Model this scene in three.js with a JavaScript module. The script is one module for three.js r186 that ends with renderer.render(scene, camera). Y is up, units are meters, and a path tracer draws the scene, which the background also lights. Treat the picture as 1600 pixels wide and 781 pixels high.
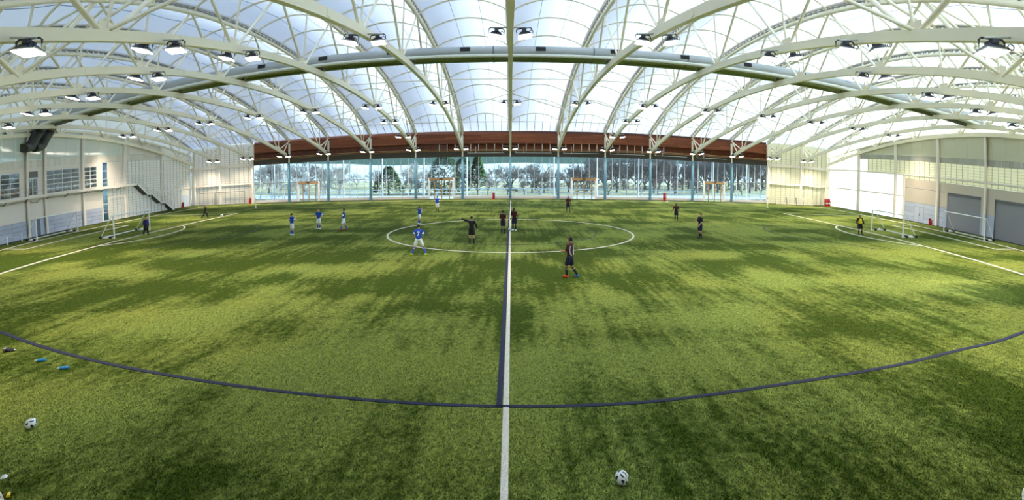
import * as THREE from 'three';
import { mergeGeometries, mergeVertices } from 'three/addons/utils/BufferGeometryUtils.js';
import { Sky } from 'three/addons/objects/Sky.js';
import { ImprovedNoise } from 'three/addons/math/ImprovedNoise.js';
import { RoundedBoxGeometry } from 'three/addons/geometries/RoundedBoxGeometry.js';
import { FontLoader } from 'three/addons/loaders/FontLoader.js';
import { TextGeometry } from 'three/addons/geometries/TextGeometry.js';

// ---------------------------------------------------------------- camera, sky, sun, exposure
const scene = new THREE.Scene();
const renderer = new THREE.WebGLRenderer({ antialias: true });
renderer.toneMapping = THREE.LinearToneMapping;
renderer.toneMappingExposure = 1.05;
renderer.shadowMap.enabled = true;
const FOCAL = 801, EYE = 4.909;
const camera = new THREE.PerspectiveCamera(2 * Math.atan(390.5 / FOCAL) * 180 / Math.PI, 1600 / 781, 0.1, 3000);
camera.position.set(0, EYE, 0);
camera.lookAt(0, EYE, -10);
camera.setViewOffset(1600, 781, 2.5, 130.6, 1600, 781);           // the lens is shifted down, so that columns stay upright

const SUN = new THREE.Vector3(0.88, 0.44, 0.07).normalize();
const sky = new Sky();
sky.scale.setScalar(2000);
Object.assign(sky.material.uniforms.turbidity, { value: 6 });
Object.assign(sky.material.uniforms.rayleigh, { value: 1.5 });
Object.assign(sky.material.uniforms.mieCoefficient, { value: 0.005 });
Object.assign(sky.material.uniforms.mieDirectionalG, { value: 0.8 });
sky.material.uniforms.sunPosition.value.copy(SUN);
scene.add(sky);
scene.environmentIntensity = 1.0;
const sun = new THREE.DirectionalLight(new THREE.Color(1, 0.83, 0.6), 4.2);
sun.position.copy(SUN).multiplyScalar(200);
sun.castShadow = true;
Object.assign(sun.shadow.camera, { left: -120, right: 120, top: 120, bottom: -120, near: 1, far: 500 });
sun.shadow.mapSize.set(4096, 4096);
scene.add(sun, sun.target);

// ---------------------------------------------------------------- the plan of the hall
// Hall coordinates: X along the pitch (0 = halfway line), Y up, D across it from the viewing side, in metres of the straight pitch.
// bow() bends the straight hall to match a fisheye view from the camera.
const BX = [56.995, 2.126, -2.518, 0.394, -2.786, 3.767, -1.714, 8.146, -12.705, 1.702, -7.411, 11.982, -48.285, -0.292, -0.503, 36.399, 1.539, 1.03, -15.17, -66.112, 104.976, -4.663, 75.267, -123.818, 47.261, -9.429, 16.272, -81.996, 23.937, -48.295, 50.517, 200.001, -318.949, 18.131, -256.277, 422.811, -30.522, 16.572, -27.541, 87.737, -49.26, 91.321, -53.499, -250.886, 400.616, -41.396, 343.061, -566.086, 8.722, -8.23, 13.562, -36.126, 26.374, -47.684, 18.386, 109.148, -174.528, 27.015, -155.05, 255.986];
const BY = [16.904, 0.536, -0.793, 0.27, -1.383, 1.618, -0.52, 2.585, -3.362, 0.36, -1.696, 2.428, -14.411, 0.031, 0.058, 6.063, 10.387, -6.379, -9.417, -22.33, 33.676, 12.537, 9.305, -29.384, 13.169, -3.225, 5.666, 4.226, -36.246, 6.943, 45.795, 71.471, -119.836, -78.142, -16.339, 118.016, -6.353, 5.839, -11.168, -25.793, 51.166, 2.668, -73.447, -92.277, 169.071, 138.819, 8.209, -179.035, 0.734, -3.003, 6.084, 17.557, -24.266, -4.891, 37.722, 40.738, -80.241, -74.542, 0.741, 88.834];
const BD = [44.273, 36.229, 0.214, -0.76, -10.736, -17.496, 25.376, -27.448, 12.359, -22.915, -70.03, 136.28, -10.032, 63.091, 88.83, -221.025, 3.643, -36.494, -40.994, 113.668];
function bow0(X, Y, D) {
  const u = X / 57, u2 = u * u, v = (D - 44) / 36, w = Y / 17;
  let x = 0, y = 0, d = 0, ua = 1, i = 0, j = 0;
  for (let a = 0; a < 5; a++, ua *= u2) for (let b = 0, vb = ua; b < 4; b++, vb *= v) {
    d += BD[j++] * vb;
    for (let c = 0, t = vb; c < 3; c++, t *= w) { x += BX[i] * t; y += BY[i++] * t; }
  }
  return [x * u, y * w, d];
}
function bow(X, Y, D) {
  const E = Math.min(80, Math.max(11, D));
  const p = bow0(X, Y, E);
  if (E !== D) { const q = bow0(X, Y, E + (D > E ? -1 : 1)), s = Math.abs(D - E); for (let i = 0; i < 3; i++) p[i] += (p[i] - q[i]) * s; }
  return new THREE.Vector3(p[0], p[1], -p[2]);
}
const scaleAt = (X, D, Y = 3) => bow(X, Y, D).y / Y;

// ---------------------------------------------------------------- helpers
let seed = 7;
const rnd = () => { seed = (seed + 0x6d2b79f5) | 0; let t = Math.imul(seed ^ (seed >>> 15), 1 | seed); t = (t + Math.imul(t ^ (t >>> 7), 61 | t)) ^ t; return ((t ^ (t >>> 14)) >>> 0) / 4294967296; };
const range = (a, b, n) => Array.from({ length: n + 1 }, (_, i) => a + (b - a) * i / n);
const perlin = new ImprovedNoise(), noise = (x, y, z = 0) => perlin.noise(x, y, z);
const fbm = (x, y, z = 0, o = 3) => { let s = 0, a = 0.5; for (let i = 0; i < o; i++, a /= 2, x *= 2.03, y *= 2.03) s += a * noise(x + i * 17.3, y - i * 9.1, z); return s; };
const V = (x, y, z) => new THREE.Vector3(x, y, z);
const taken = new Map();
function numbered(name) { const n = taken.get(name) ?? 0; taken.set(name, n + 1); return n ? name + '_' + String(n).padStart(3, '0') : name; }
function thing(name, label, category, base = V(0, 0, 0), group, kind) {
  const o = new THREE.Group(); o.name = numbered(name); o.position.copy(base); scene.add(o);
  o.userData = { label, category }; if (group) o.userData.group = group; if (kind) o.userData.kind = kind;
  return o;
}
function structure(name) { const o = new THREE.Group(); o.name = name; o.userData = { kind: 'structure' }; scene.add(o); return o; }
// adds geometry given in world coordinates as a named part of a thing (or of a part of it)
function part(parent, name, geometry, material, extra) {
  let root = parent; while (root.parent && root.parent !== scene) root = root.parent;
  const g = Array.isArray(geometry) ? mergeGeometries(geometry.map((q) => (q.index ? q.toNonIndexed() : q))) : geometry;
  g.translate(-root.position.x, -root.position.y, -root.position.z);
  const m = new THREE.Mesh(g, material); m.name = name; m.castShadow = m.receiveShadow = true;
  if (extra) Object.assign(m.userData, extra);
  parent.add(m); return m;
}
// the same for geometry given in the thing's own coordinates
function local(parent, name, geometry, material, extra) {
  const g = Array.isArray(geometry) ? mergeGeometries(geometry.map((q) => (q.index ? q.toNonIndexed() : q))) : geometry;
  const m = new THREE.Mesh(g, material); m.name = name; m.castShadow = m.receiveShadow = true;
  if (extra) Object.assign(m.userData, extra);
  parent.add(m); return m;
}
function group(parent, name) { const o = new THREE.Group(); o.name = name; parent.add(o); return o; }
// a box in hall coordinates, bent with the plan
function slab(x0, x1, y0, y1, d0, d1, step = 2.5) {
  const n = (a, b) => Math.max(1, Math.round(Math.abs(b - a) / step));
  const g = new THREE.BoxGeometry(x1 - x0, y1 - y0, d1 - d0, n(x0, x1), n(y0, y1), n(d0, d1));
  g.translate((x0 + x1) / 2, (y0 + y1) / 2, (d0 + d1) / 2);
  return bend(g, true);
}
function bend(g, flip) {
  const p = g.attributes.position;
  for (let i = 0; i < p.count; i++) { const q = bow(p.getX(i), p.getY(i), p.getZ(i)); p.setXYZ(i, q.x, q.y, q.z); }
  if (flip && g.index) { const a = g.index.array; for (let i = 0; i < a.length; i += 3) { const t = a[i]; a[i] = a[i + 2]; a[i + 2] = t; } }
  g.computeVertexNormals(); return g;
}
// a tube through hall points
function tube(points, r, sides = 8, scaled = true) {
  const mid = points[points.length >> 1], s = scaled ? scaleAt(mid[0], mid[2], Math.max(3, mid[1])) : 1;
  return rod(points.map((p) => bow(...p)), r * s, sides);
}
function rod(pts, r, sides = 8, r2 = r) {
  // a swept polygon through world points, capped
  const n = pts.length, pos = [], nor = [], idx = [], t = V(), up = V(), a = V(), b = V();
  up.set(0, 1, 0);
  t.subVectors(pts[n - 1], pts[0]).normalize(); if (Math.abs(t.y) > 0.9) up.set(1, 0, 0);
  for (let i = 0; i < n; i++) {
    t.subVectors(pts[Math.min(n - 1, i + 1)], pts[Math.max(0, i - 1)]).normalize();
    a.crossVectors(t, up).normalize(); b.crossVectors(a, t).normalize();
    const R = r + (r2 - r) * i / Math.max(1, n - 1);
    for (let k = 0; k < sides; k++) {
      const c = Math.cos(k / sides * 2 * Math.PI), s = Math.sin(k / sides * 2 * Math.PI);
      pos.push(pts[i].x + R * (a.x * c + b.x * s), pts[i].y + R * (a.y * c + b.y * s), pts[i].z + R * (a.z * c + b.z * s));
      nor.push(a.x * c + b.x * s, a.y * c + b.y * s, a.z * c + b.z * s);
      if (i < n - 1) { const p = i * sides + k, q = i * sides + (k + 1) % sides; idx.push(p, p + sides, q, q, p + sides, q + sides); }
    }
  }
  for (const e of [0, n - 1]) {
    const c = pos.length / 3; t.subVectors(pts[Math.min(n - 1, e + 1)], pts[Math.max(0, e - 1)]).normalize().multiplyScalar(e ? 1 : -1);
    for (let k = 0; k < sides; k++) { const o = (e * sides + k) * 3; pos.push(pos[o], pos[o + 1], pos[o + 2]); nor.push(t.x, t.y, t.z); }
    for (let k = 1; k < sides - 1; k++) e ? idx.push(c, c + k + 1, c + k) : idx.push(c, c + k, c + k + 1);
  }
  const g = new THREE.BufferGeometry();
  g.setAttribute('position', new THREE.Float32BufferAttribute(pos, 3)); g.setAttribute('normal', new THREE.Float32BufferAttribute(nor, 3));
  g.setAttribute('uv', new THREE.Float32BufferAttribute(new Float32Array(pos.length / 3 * 2), 2)); g.setIndex(idx);
  return g;
}
// a rectangular beam along hall points (all in one plane of constant X)
function beam(x, ys, ds, wide, tall) {
  const g = new THREE.BoxGeometry(wide, tall, 1, 1, 1, ds.length - 1), p = g.attributes.position;
  for (let i = 0; i < p.count; i++) {
    const k = Math.round((p.getZ(i) + 0.5) * (ds.length - 1));
    p.setXYZ(i, x + p.getX(i), ys[k] + p.getY(i), ds[k]);
  }
  return bend(g, true);
}
// a flat painted ribbon on the ground through [x, d] places of the built hall
function ribbon(pts, width, y = 0.012) {
  const pos = [], idx = [], n = pts.length;
  for (let i = 0; i < n; i++) {
    const a = pts[Math.max(0, i - 1)], b = pts[Math.min(n - 1, i + 1)];
    let tx = b[0] - a[0], td = b[1] - a[1]; const l = Math.hypot(tx, td) || 1; tx /= l; td /= l;
    const w = (Array.isArray(width) ? width[i] : width) / 2;
    for (const [s, h] of [[1, y], [-1, y], [1, 0], [-1, 0]]) pos.push(pts[i][0] + s * td * w, h, -(pts[i][1] - s * tx * w));
    if (i < n - 1) { const o = i * 4; idx.push(o, o + 1, o + 4, o + 1, o + 5, o + 4, o, o + 4, o + 2, o + 2, o + 4, o + 6, o + 1, o + 3, o + 5, o + 3, o + 7, o + 5); }
  }
  const g = new THREE.BufferGeometry(); g.setAttribute('position', new THREE.Float32BufferAttribute(pos, 3));
  g.setAttribute('uv', new THREE.Float32BufferAttribute(pos.flatMap((_, i) => (i % 3 ? [] : [pos[i] * 1.5, pos[i + 2] * 1.5])), 2));
  g.setIndex(idx); g.computeVertexNormals(); return g;
}
const onFloor = (X, D) => { const q = bow(X, 0, D); return [q.x, -q.z]; };
const C = (hex) => new THREE.Color(hex);
const mat = (o) => new THREE.MeshStandardMaterial({ roughness: 0.6, ...o });

// computed grain: a small grey noise used to break up plain paint
function grain(n, f, lo, hi, seedZ = 0, fx = 1, fy = 1) {
  const d = new Uint8Array(n * n * 4);
  for (let j = 0; j < n; j++) for (let i = 0; i < n; i++) {
    // periodic noise
    const a = i / n * 2 * Math.PI, b = j / n * 2 * Math.PI;
    let s = 0, w = 0;
    for (let o = 0, k = f; o < 3; o++, k *= 2.1) { s += noise(Math.cos(a) * k * fx + 5, Math.sin(a) * k * fx + Math.cos(b) * k * fy, Math.sin(b) * k * fy + seedZ) / (o + 1); w += 1 / (o + 1); }
    const t = Math.min(1, Math.max(0, 0.5 + s / w * 1.3)), c = Math.round(255 * (lo + (hi - lo) * t)), q = (j * n + i) * 4;
    d[q] = d[q + 1] = d[q + 2] = c; d[q + 3] = 255;
  }
  const t = new THREE.DataTexture(d, n, n); t.wrapS = t.wrapT = THREE.RepeatWrapping; t.magFilter = THREE.LinearFilter; t.colorSpace = THREE.SRGBColorSpace; t.needsUpdate = true; return t;
}

// ---------------------------------------------------------------- materials
const M = {
  steel: mat({ color: C('#f6ecd4'), roughness: 0.5 }),
  clamp: mat({ color: C('#9a9c98'), roughness: 0.5, metalness: 0.3 }),
  membrane: new THREE.MeshPhysicalMaterial({ color: C('#f8efe4'), roughness: 1, transmission: 0.5, thickness: 0, side: THREE.DoubleSide, specularIntensity: 0.2 }),
  cable: mat({ color: C('#5d625f') }),
  duct: mat({ color: C('#b4b6b6'), roughness: 0.5, metalness: 0.3 }),
  ductSmooth: mat({ color: C('#8f948c'), roughness: 0.22, metalness: 1 }),
  ductLeg: mat({ color: C('#3a3c36'), roughness: 0.5 }),
  ductRail: mat({ color: C('#e6e6da') }),
  dark: mat({ color: C('#24221f'), roughness: 0.6 }),
  lens: mat({ color: C('#ffffff'), emissive: C('#fff4e4'), emissiveIntensity: 14, roughness: 0.3 }),
  lamp: mat({ color: C('#34323a'), roughness: 0.45, metalness: 0.4 }),
  lampPale: mat({ color: C('#b9bab6'), roughness: 0.4, metalness: 0.5 }),
  timber: [0, 1, 2].map((i) => mat({ color: C(['#9a5230', '#a85c36', '#8a472a'][i]), roughness: 0.65, map: grain(128, 1.2, 0.82, 1, i * 7, 0.4, 6) })),
  timberDark: mat({ color: C('#6a3a24'), roughness: 0.7 }),
  fasciaBeam: mat({ color: C('#3e352b'), roughness: 0.6 }),
  glass: new THREE.MeshPhysicalMaterial({ color: C('#e9eef0'), roughness: 0, transmission: 1, thickness: 0, ior: 1.45 }),
  mullion: mat({ color: C('#cfd6dc'), roughness: 0.4 }),
  blueColumn: mat({ color: C('#5b8296'), roughness: 0.5 }),
  sill: mat({ color: C('#d9cfc8') }),
  white: mat({ color: C('#ecebe6'), roughness: 0.45 }),
  doorTimber: mat({ color: C('#a9845a'), roughness: 0.6 }),
  poly: new THREE.MeshPhysicalMaterial({ color: C('#f7f0e4'), roughness: 1, transmission: 0.55, thickness: 0, side: THREE.DoubleSide, specularIntensity: 0.2 }),
  polyStrip: new THREE.MeshPhysicalMaterial({ color: C('#f1e9cf'), roughness: 1, transmission: 0.26, thickness: 0, side: THREE.DoubleSide, specularIntensity: 0.2 }),
  rib: mat({ color: C('#8d8a84'), roughness: 0.6 }),  // ribs, and the strips drawn for rail shadows in the sheets
  column: mat({ color: C('#eee3d5'), roughness: 0.55 }),
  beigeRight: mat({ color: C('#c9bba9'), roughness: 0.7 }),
  beige: mat({ color: C('#e8ddd0'), roughness: 0.7 }),
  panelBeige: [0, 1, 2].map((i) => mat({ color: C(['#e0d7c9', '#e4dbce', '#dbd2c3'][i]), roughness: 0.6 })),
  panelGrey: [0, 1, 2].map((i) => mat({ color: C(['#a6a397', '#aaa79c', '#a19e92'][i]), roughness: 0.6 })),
  upperLeft: new THREE.MeshPhysicalMaterial({ color: C('#e2eae1'), roughness: 0.08, clearcoat: 0.6, clearcoatRoughness: 0.05 }),
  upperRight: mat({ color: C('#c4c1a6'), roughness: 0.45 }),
  block: [0, 1, 2].map((i) => mat({ color: C(['#b3b8c9', '#b8bdce', '#aeb3c5'][i]), roughness: 0.65 })),
  joint: mat({ color: C('#6d707c'), roughness: 0.8 }),
  shutter: mat({ color: C('#8d8a90'), roughness: 0.5, metalness: 0.2 }),
  shutterDark: mat({ color: C('#5f5e62'), roughness: 0.55, metalness: 0.2 }),
  room: mat({ color: C('#a99c8b'), roughness: 0.8 }),
  blueGlass: new THREE.MeshPhysicalMaterial({ color: C('#1d4a6a'), roughness: 0.06, clearcoat: 1 }),
  blueGlassPale: new THREE.MeshPhysicalMaterial({ color: C('#3f93bf'), roughness: 0.06, clearcoat: 1 }),
  doorPale: mat({ color: C('#cbd9ee'), roughness: 0.3 }),
  kerb: mat({ color: C('#34322f'), roughness: 0.8 }),
  frameDark: mat({ color: C('#6c6a66'), roughness: 0.5 }),
  grating: mat({ color: C('#55504a'), roughness: 0.7 }),
  galv: mat({ color: C('#c9c7c0'), roughness: 0.45, metalness: 0.3 }),
  red: mat({ color: C('#b5121b'), roughness: 0.4 }),
  black: mat({ color: C('#141416'), roughness: 0.6 }),
  goal: mat({ color: C('#f3f3f0'), roughness: 0.4 }),
  lineWhite: mat({ color: C('#f4e8d6'), roughness: 0.9, map: grain(256, 6, 0.72, 1, 3) }),
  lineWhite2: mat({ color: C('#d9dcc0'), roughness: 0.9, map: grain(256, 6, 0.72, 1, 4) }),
  lineBlue: mat({ color: C('#1c2348'), roughness: 0.9, map: grain(256, 6, 0.65, 1, 5) }),
  lineBlueWorn: mat({ color: C('#2f4a3a'), roughness: 0.9, map: grain(256, 6, 0.65, 1, 6) }),
};

// ---------------------------------------------------------------- floor: artificial turf laid in three fields, painted lines
const floor = structure('floor');
const smooth = (q, n = 80) => new THREE.CatmullRomCurve3(q.map((p) => V(p[0], 0, p[1]))).getPoints(n).map((p) => [p.x, p.z]);
const BLUE = [[-15.17, 15.23], [-13.4, 14.28], [-11.74, 13.48], [-9.31, 12.48], [-5.62, 11.33], [-2.64, 10.71], [-0.10, 10.48], [2.69, 10.65], [5.74, 11.43], [9.51, 12.64], [12.01, 13.70], [13.6, 14.35], [15.2, 15.18], [17, 16.2]];   // the near blue touchline
const DEND = 77.4, XW = 57.4;
function solveD(X, d) { let a = -1.5, b = DEND; for (let i = 0; i < 40; i++) { const m = (a + b) / 2; if (-bow(X, 0, m).z < d) a = m; else b = m; } return (a + b) / 2; }
const TURF_A = [0.044, 0.07, 0.004], TURF_B = [0.196, 0.228, 0.04];
// The pile of the turf lies in brushed patches with ragged, streaky edges; 0 = pile standing (dark), 1 = pile lying (pale).
function pile(x, d) {
  const patches = 1.35 * fbm(x / 6 + 3.1, d / 4.4 + 1.7, 0.3, 3) + 0.6 * noise(x / 1.7, d / 3.2, 5.5);
  const across = 0.75 * fbm(x / 20 + 2, d / 2.6 + 8, 4.4, 2);
  const streak = 0.65 * noise(x / 0.22, d / 3.0, 2.2) + 0.55 * noise(x / 0.62, d / 5.5, 7.7);
  const rag = 0.75 * noise(x / 0.13, d / 0.16, 1.1) + 0.45 * noise(x / 0.38, d / 0.42, 8.1);
  const t = 0.42 + 1.45 * (patches + across) + 0.75 * streak + 0.8 * rag;
  return Math.min(1, Math.max(0, t));
}
function turfTexture(x0, x1, d0, d1, W, H, amount) {
  const data = new Uint8Array(W * H * 4);
  const A = TURF_A, B = TURF_B;
  for (let j = 0; j < H; j++) for (let i = 0; i < W; i++) {
    const x = x0 + (x1 - x0) * (i + 0.5) / W, d = d0 + (d1 - d0) * (j + 0.5) / H, t = pile(x, d);
    const g1 = noise(x / 0.035, d / 0.05, 3.3), g2 = noise(x / 0.09, d / 0.11, 6.1), r = rnd();
    let k = 1 + amount * (0.5 * g1 + 0.4 * g2 + 1.0 * (r - 0.5));  // blade grain, with the small shadows between blades painted in
    if (r > 0.985) k *= 0.35;
    const warm = 0.5 * fbm(x / 4, d / 4, 11, 2), o = (j * W + i) * 4;
    for (let c = 0; c < 3; c++) {
      let v = (A[c] + (B[c] - A[c]) * t) * Math.max(0.15, k);
      if (c === 0) v *= 1 + 0.3 * warm; if (c === 2) v *= 1 - 0.3 * warm;
      data[o + c] = Math.round(255 * Math.min(1, Math.pow(Math.max(0, v), 1 / 2.2)));
    }
    data[o + 3] = 255;
  }
  const t = new THREE.DataTexture(data, W, H); t.magFilter = THREE.LinearFilter; t.minFilter = THREE.LinearMipmapLinearFilter; t.generateMipmaps = true; t.colorSpace = THREE.SRGBColorSpace; t.needsUpdate = true; return t;
}
for (const [lo, hi, x, W, H, amount] of [[-3, 13, 17, 2048, 1024, 1.15], [13, 30, 34, 2048, 1024, 1.0], [30, 80, 44, 2048, 1024, 0.8]]) {
  const nx = 96, nd = 24, pos = [], uv = [], idx = [];
  const t0 = Math.max(lo, 1);
  for (let i = 0; i <= nx; i++) {
    const X = -XW + 2 * XW * i / nx, near = Math.max(lo, -bow(X, 0, -1.5).z), far = Math.max(near, Math.min(hi, -bow(X, 0, DEND).z)), D0 = solveD(X, near), D1 = solveD(X, far);
    for (let j = 0; j <= nd; j++) {
      const q = bow(X, 0, D0 + (D1 - D0) * j / nd), d = -q.z;
      pos.push(q.x, 0, q.z); uv.push((q.x + x) / (2 * x), (d - t0) / (hi - t0));
      if (i < nx && j < nd) { const o = i * (nd + 1) + j; idx.push(o, o + nd + 1, o + 1, o + 1, o + nd + 1, o + nd + 2); }
    }
  }
  const g = new THREE.BufferGeometry(); g.setAttribute('position', new THREE.Float32BufferAttribute(pos, 3)); g.setAttribute('uv', new THREE.Float32BufferAttribute(uv, 2)); g.setIndex(idx); g.computeVertexNormals();
  const m = new THREE.MeshPhysicalMaterial({ roughness: 1, specularIntensity: 0.12, map: turfTexture(-x, x, t0, hi, W, H, amount) });
  part(floor, 'turf', g, m);
}
{ // blades of the turf standing proud in the near field
  const blade = new THREE.BufferGeometry(), p = [];
  for (const [a, l] of [[0, 0.3], [2.1, 0.5], [4.2, 0.4]]) { const c = Math.cos(a), s = Math.sin(a), w = 0.004; p.push(-s * w, 0, c * w, s * w, 0, -c * w, c * 0.02 * l, 0.02 + 0.008 * l, s * 0.02 * l); }
  blade.setAttribute('position', new THREE.Float32BufferAttribute(p, 3)); blade.setAttribute('normal', new THREE.Float32BufferAttribute(p.map((_, i) => (i % 3 === 1 ? 1 : 0)), 3)); blade.setIndex([...p.keys()].slice(0, 9));
  const N = 230000, m = new THREE.InstancedMesh(blade, new THREE.MeshPhysicalMaterial({ roughness: 1, specularIntensity: 0.1, side: THREE.DoubleSide }), N), o = new THREE.Object3D(), col = new THREE.Color();
  const blue = smooth(BLUE, 260);
  let n = 0;
  while (n < N) {
    const d = 6.2 * Math.pow(25 / 6.2, rnd()), x = (rnd() * 2 - 1) * (d * 1.02 + 0.6);
    if (rnd() < (d - 9) / 16) continue;
    if (Math.abs(x + 0.09) < 0.075 || (d > 10.4 && Math.abs(x + 0.22) < 0.075) || blue.some(([bx, bd]) => Math.hypot(x - bx, (d - bd) * 1.6) < 0.1)) { if (rnd() < 0.97) continue; }
    const t = pile(x, d), k = 0.6 + 0.9 * rnd();
    col.setRGB(...[0, 1, 2].map((c) => (TURF_A[c] + (TURF_B[c] - TURF_A[c]) * t) * k * 2.05)); m.setColorAt(n, col);
    o.position.set(x, 0, -d); o.rotation.set((rnd() - 0.5) * 1.7, rnd() * 6.28, (rnd() - 0.5) * 1.7); o.scale.setScalar(0.55 + 0.75 * rnd()); o.updateMatrix(); m.setMatrixAt(n++, o.matrix);
  }
  m.name = 'grass_blades'; m.userData.kind = 'stuff'; m.castShadow = m.receiveShadow = true; floor.add(m);
}
{ // slab under the turf and dark drainage kerb round the edge
  part(floor, 'slab', slab(-58, 58, -0.3, -0.02, -2, 77.9, 3), M.kerb);
  for (const s of [-1, 1]) part(floor, 'kerb', slab(s * 57.0 - 0.2, s * 57.0 + 0.25, 0, 0.07, 6, 77.3), M.kerb);
  part(floor, 'kerb', slab(-57, 57, 0, 0.07, 76.95, 77.25), M.kerb);
}
const line = (name, pts, w, m = M.lineWhite) => part(floor, name, ribbon(pts, w), m);
const arc = (cx, cd, r, a0, a1, n = 64) => range(a0, a1, n).map((a) => onFloor(cx + r * Math.cos(a), cd + r * Math.sin(a)));
const straight = (X0, D0, X1, D1, n = 24) => range(0, 1, n).map((t) => onFloor(X0 + (X1 - X0) * t, D0 + (D1 - D0) * t));
const DC = 38.06;
line('halfway_line', [[-0.1, 3.2], [-0.09, 10], [-0.06, 20], [-0.03, 40], [0.05, 73.4]], 0.12);
line('blue_line', [[-0.23, 10.45], [-0.2, 20], [-0.16, 40], [-0.08, 73.4]], 0.12, M.lineBlue);
line('blue_touchline', smooth(BLUE), 0.11, M.lineBlue);
line('centre_circle', arc(0, DC, 9.15, 0, 2 * Math.PI, 120), 0.13);
line('blue_circle', arc(0, DC + 0.1, 6.4, -Math.PI * 1.08, Math.PI * 0.08, 60), 0.09, M.lineBlueWorn);
for (const s of [-1, 1]) {
  const e = s * 51.7, pb = s * 35.2;
  line('goal_line', straight(e, 22, e, 73.4, 30), 0.11, M.lineWhite);
  line('penalty_box_line', straight(pb, 17.9, pb, 58.22, 30), 0.12, M.lineWhite);
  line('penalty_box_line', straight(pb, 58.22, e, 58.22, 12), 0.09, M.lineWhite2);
  line('goal_box_line', straight(s * 46.2, 28.9, s * 46.2, 47.2, 12), 0.11, M.lineWhite);
  line('goal_box_line', straight(s * 46.2, 28.9, e, 28.9, 6), 0.11, M.lineWhite);
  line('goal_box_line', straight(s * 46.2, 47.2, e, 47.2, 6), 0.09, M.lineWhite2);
  const a = Math.asin(7.31 / 9.15);
  line('penalty_arc', arc(s * 40.7, DC, 9.15, s < 0 ? -a : Math.PI - a, s < 0 ? a : Math.PI + a, 40), 0.12);
  const q = [[25.9, 44.6], [24.3, 43.7], [22.9, 41.6], [22.15, 39.4], [22.3, 36.7], [23.3, 34.3], [25.6, 32.6], [27.2, 29.6]].map(([X, D]) => onFloor(s * X, D));
  line('blue_arc', new THREE.CatmullRomCurve3(q.map((p) => V(p[0], 0, p[1]))).getPoints(40).map((p) => [p.x, p.z]), 0.09, M.lineBlueWorn);
}
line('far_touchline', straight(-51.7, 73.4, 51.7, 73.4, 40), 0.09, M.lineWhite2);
line('near_touchline', smooth([[-16, 13.2], [-11.5, 10.2], [-8.6, 8.15], [-7.7, 7.66], [-7.3, 7.3], [-6.6, 6.3], [-4.5, 4.7], [0, 3.2], [4.5, 4.7], [6.7, 6.3], [7.45, 7.35], [7.8, 7.72], [8.6, 8.2], [11.5, 10.2], [16, 13.2]]), 0.12, M.lineWhite);

// ---------------------------------------------------------------- roof: arched trusses, hoops and translucent membrane
const S = 7.17, KMAX = 8;
const low = (d) => 12.35 - 0.0032 * (d - 38) ** 2, high = (d) => 16.9 - 0.0045 * (d - 38) ** 2, wallTop = (d) => 12.95 - 0.0026 * (d - 38) ** 2;
const trussX = (k) => (Math.abs(k) === KMAX ? Math.sign(k) * 56.9 : k * S);
const ordinal = ['centre', 'first', 'second', 'third', 'fourth', 'fifth', 'sixth', 'seventh', 'gable'];
for (let k = -KMAX; k <= KMAX; k++) {
  const x = trussX(k), side = k < 0 ? 'left' : 'right', a = Math.abs(k);
  const label = a === 0 ? 'pale steel arched roof truss seen edge-on straight above the halfway line' : a === KMAX ? `pale steel arched truss along the top of the ${side} gable wall` : `pale steel arched roof truss, ${ordinal[a]} to the ${side} of the halfway line`;
  const t = thing('roof_truss', label, 'roof truss', bow(x, low(77.2), 77.2), 'arched roof trusses');
  const ds = range(-1, 77.2, 40), chord = part(t, 'lower_chord', beam(x, ds.map(low), ds, 0.3, 0.44), M.steel);
  for (const d of [18, 28, 48, 58]) part(chord, 'splice_plate', slab(x - 0.17, x + 0.17, low(d) - 0.16, low(d) + 0.16, d - 0.22, d + 0.22, 9), M.steel);
  const du = range(-1, 77.2, 48);
  part(t, 'upper_chord', tube(du.map((d) => [x, high(d), d]), 0.17, 10), M.steel);
  for (const s of [-1, 1]) part(t, 'clamp_rail', beam(x + s * 0.17, du.map((d) => high(d) + 0.34), du, 0.08, 0.08), M.clamp);
  part(t, 'added_cap_strip', beam(x, du.map((d) => high(d) + 0.43), du, 0.62, 0.03), M.membrane);  // strip added over the chord to keep sun from leaking through
  const teeth = [];
  for (let d = 4; d < 77; d += 0.75) for (const s of [-1, 1]) teeth.push(slab(x + s * 0.17 - 0.03, x + s * 0.17 + 0.03, high(d) + 0.1, high(d) + 0.31, d - 0.09, d + 0.09, 9));
  part(t, 'clamp_studs', teeth, M.clamp, { kind: 'stuff' });
  for (let n = 0; n < 8; n++) {
    const d = 3 + 10 * n, inner = n === 1 || n === 0;
    part(t, 'vertical', tube([[x, low(d) + 0.1, d], [x, high(d), d]], 0.055, 6), M.steel);
    for (const e of [-5, 5]) {
      const q = Math.min(77.2, Math.max(-1, d + e));
      part(t, 'diagonal', tube([[x, low(d) + 0.1, d + e * 0.05], [x, high(q), q]], e < 0 ? (inner ? 0.12 : 0.085) : (inner ? 0.09 : 0.07), 8), M.steel);
    }
    part(t, 'node_plate', slab(x - 0.03, x + 0.03, low(d) + 0.1, low(d) + 0.55, d - 0.45, d + 0.45, 9), M.steel);
  }
  part(t, 'end_strut', tube([[x, high(77), 77], [x, low(74.8), 74.8]], 0.08, 6), M.steel);
}
const ceiling = structure('ceiling');
const RISE = 1.0;
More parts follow.
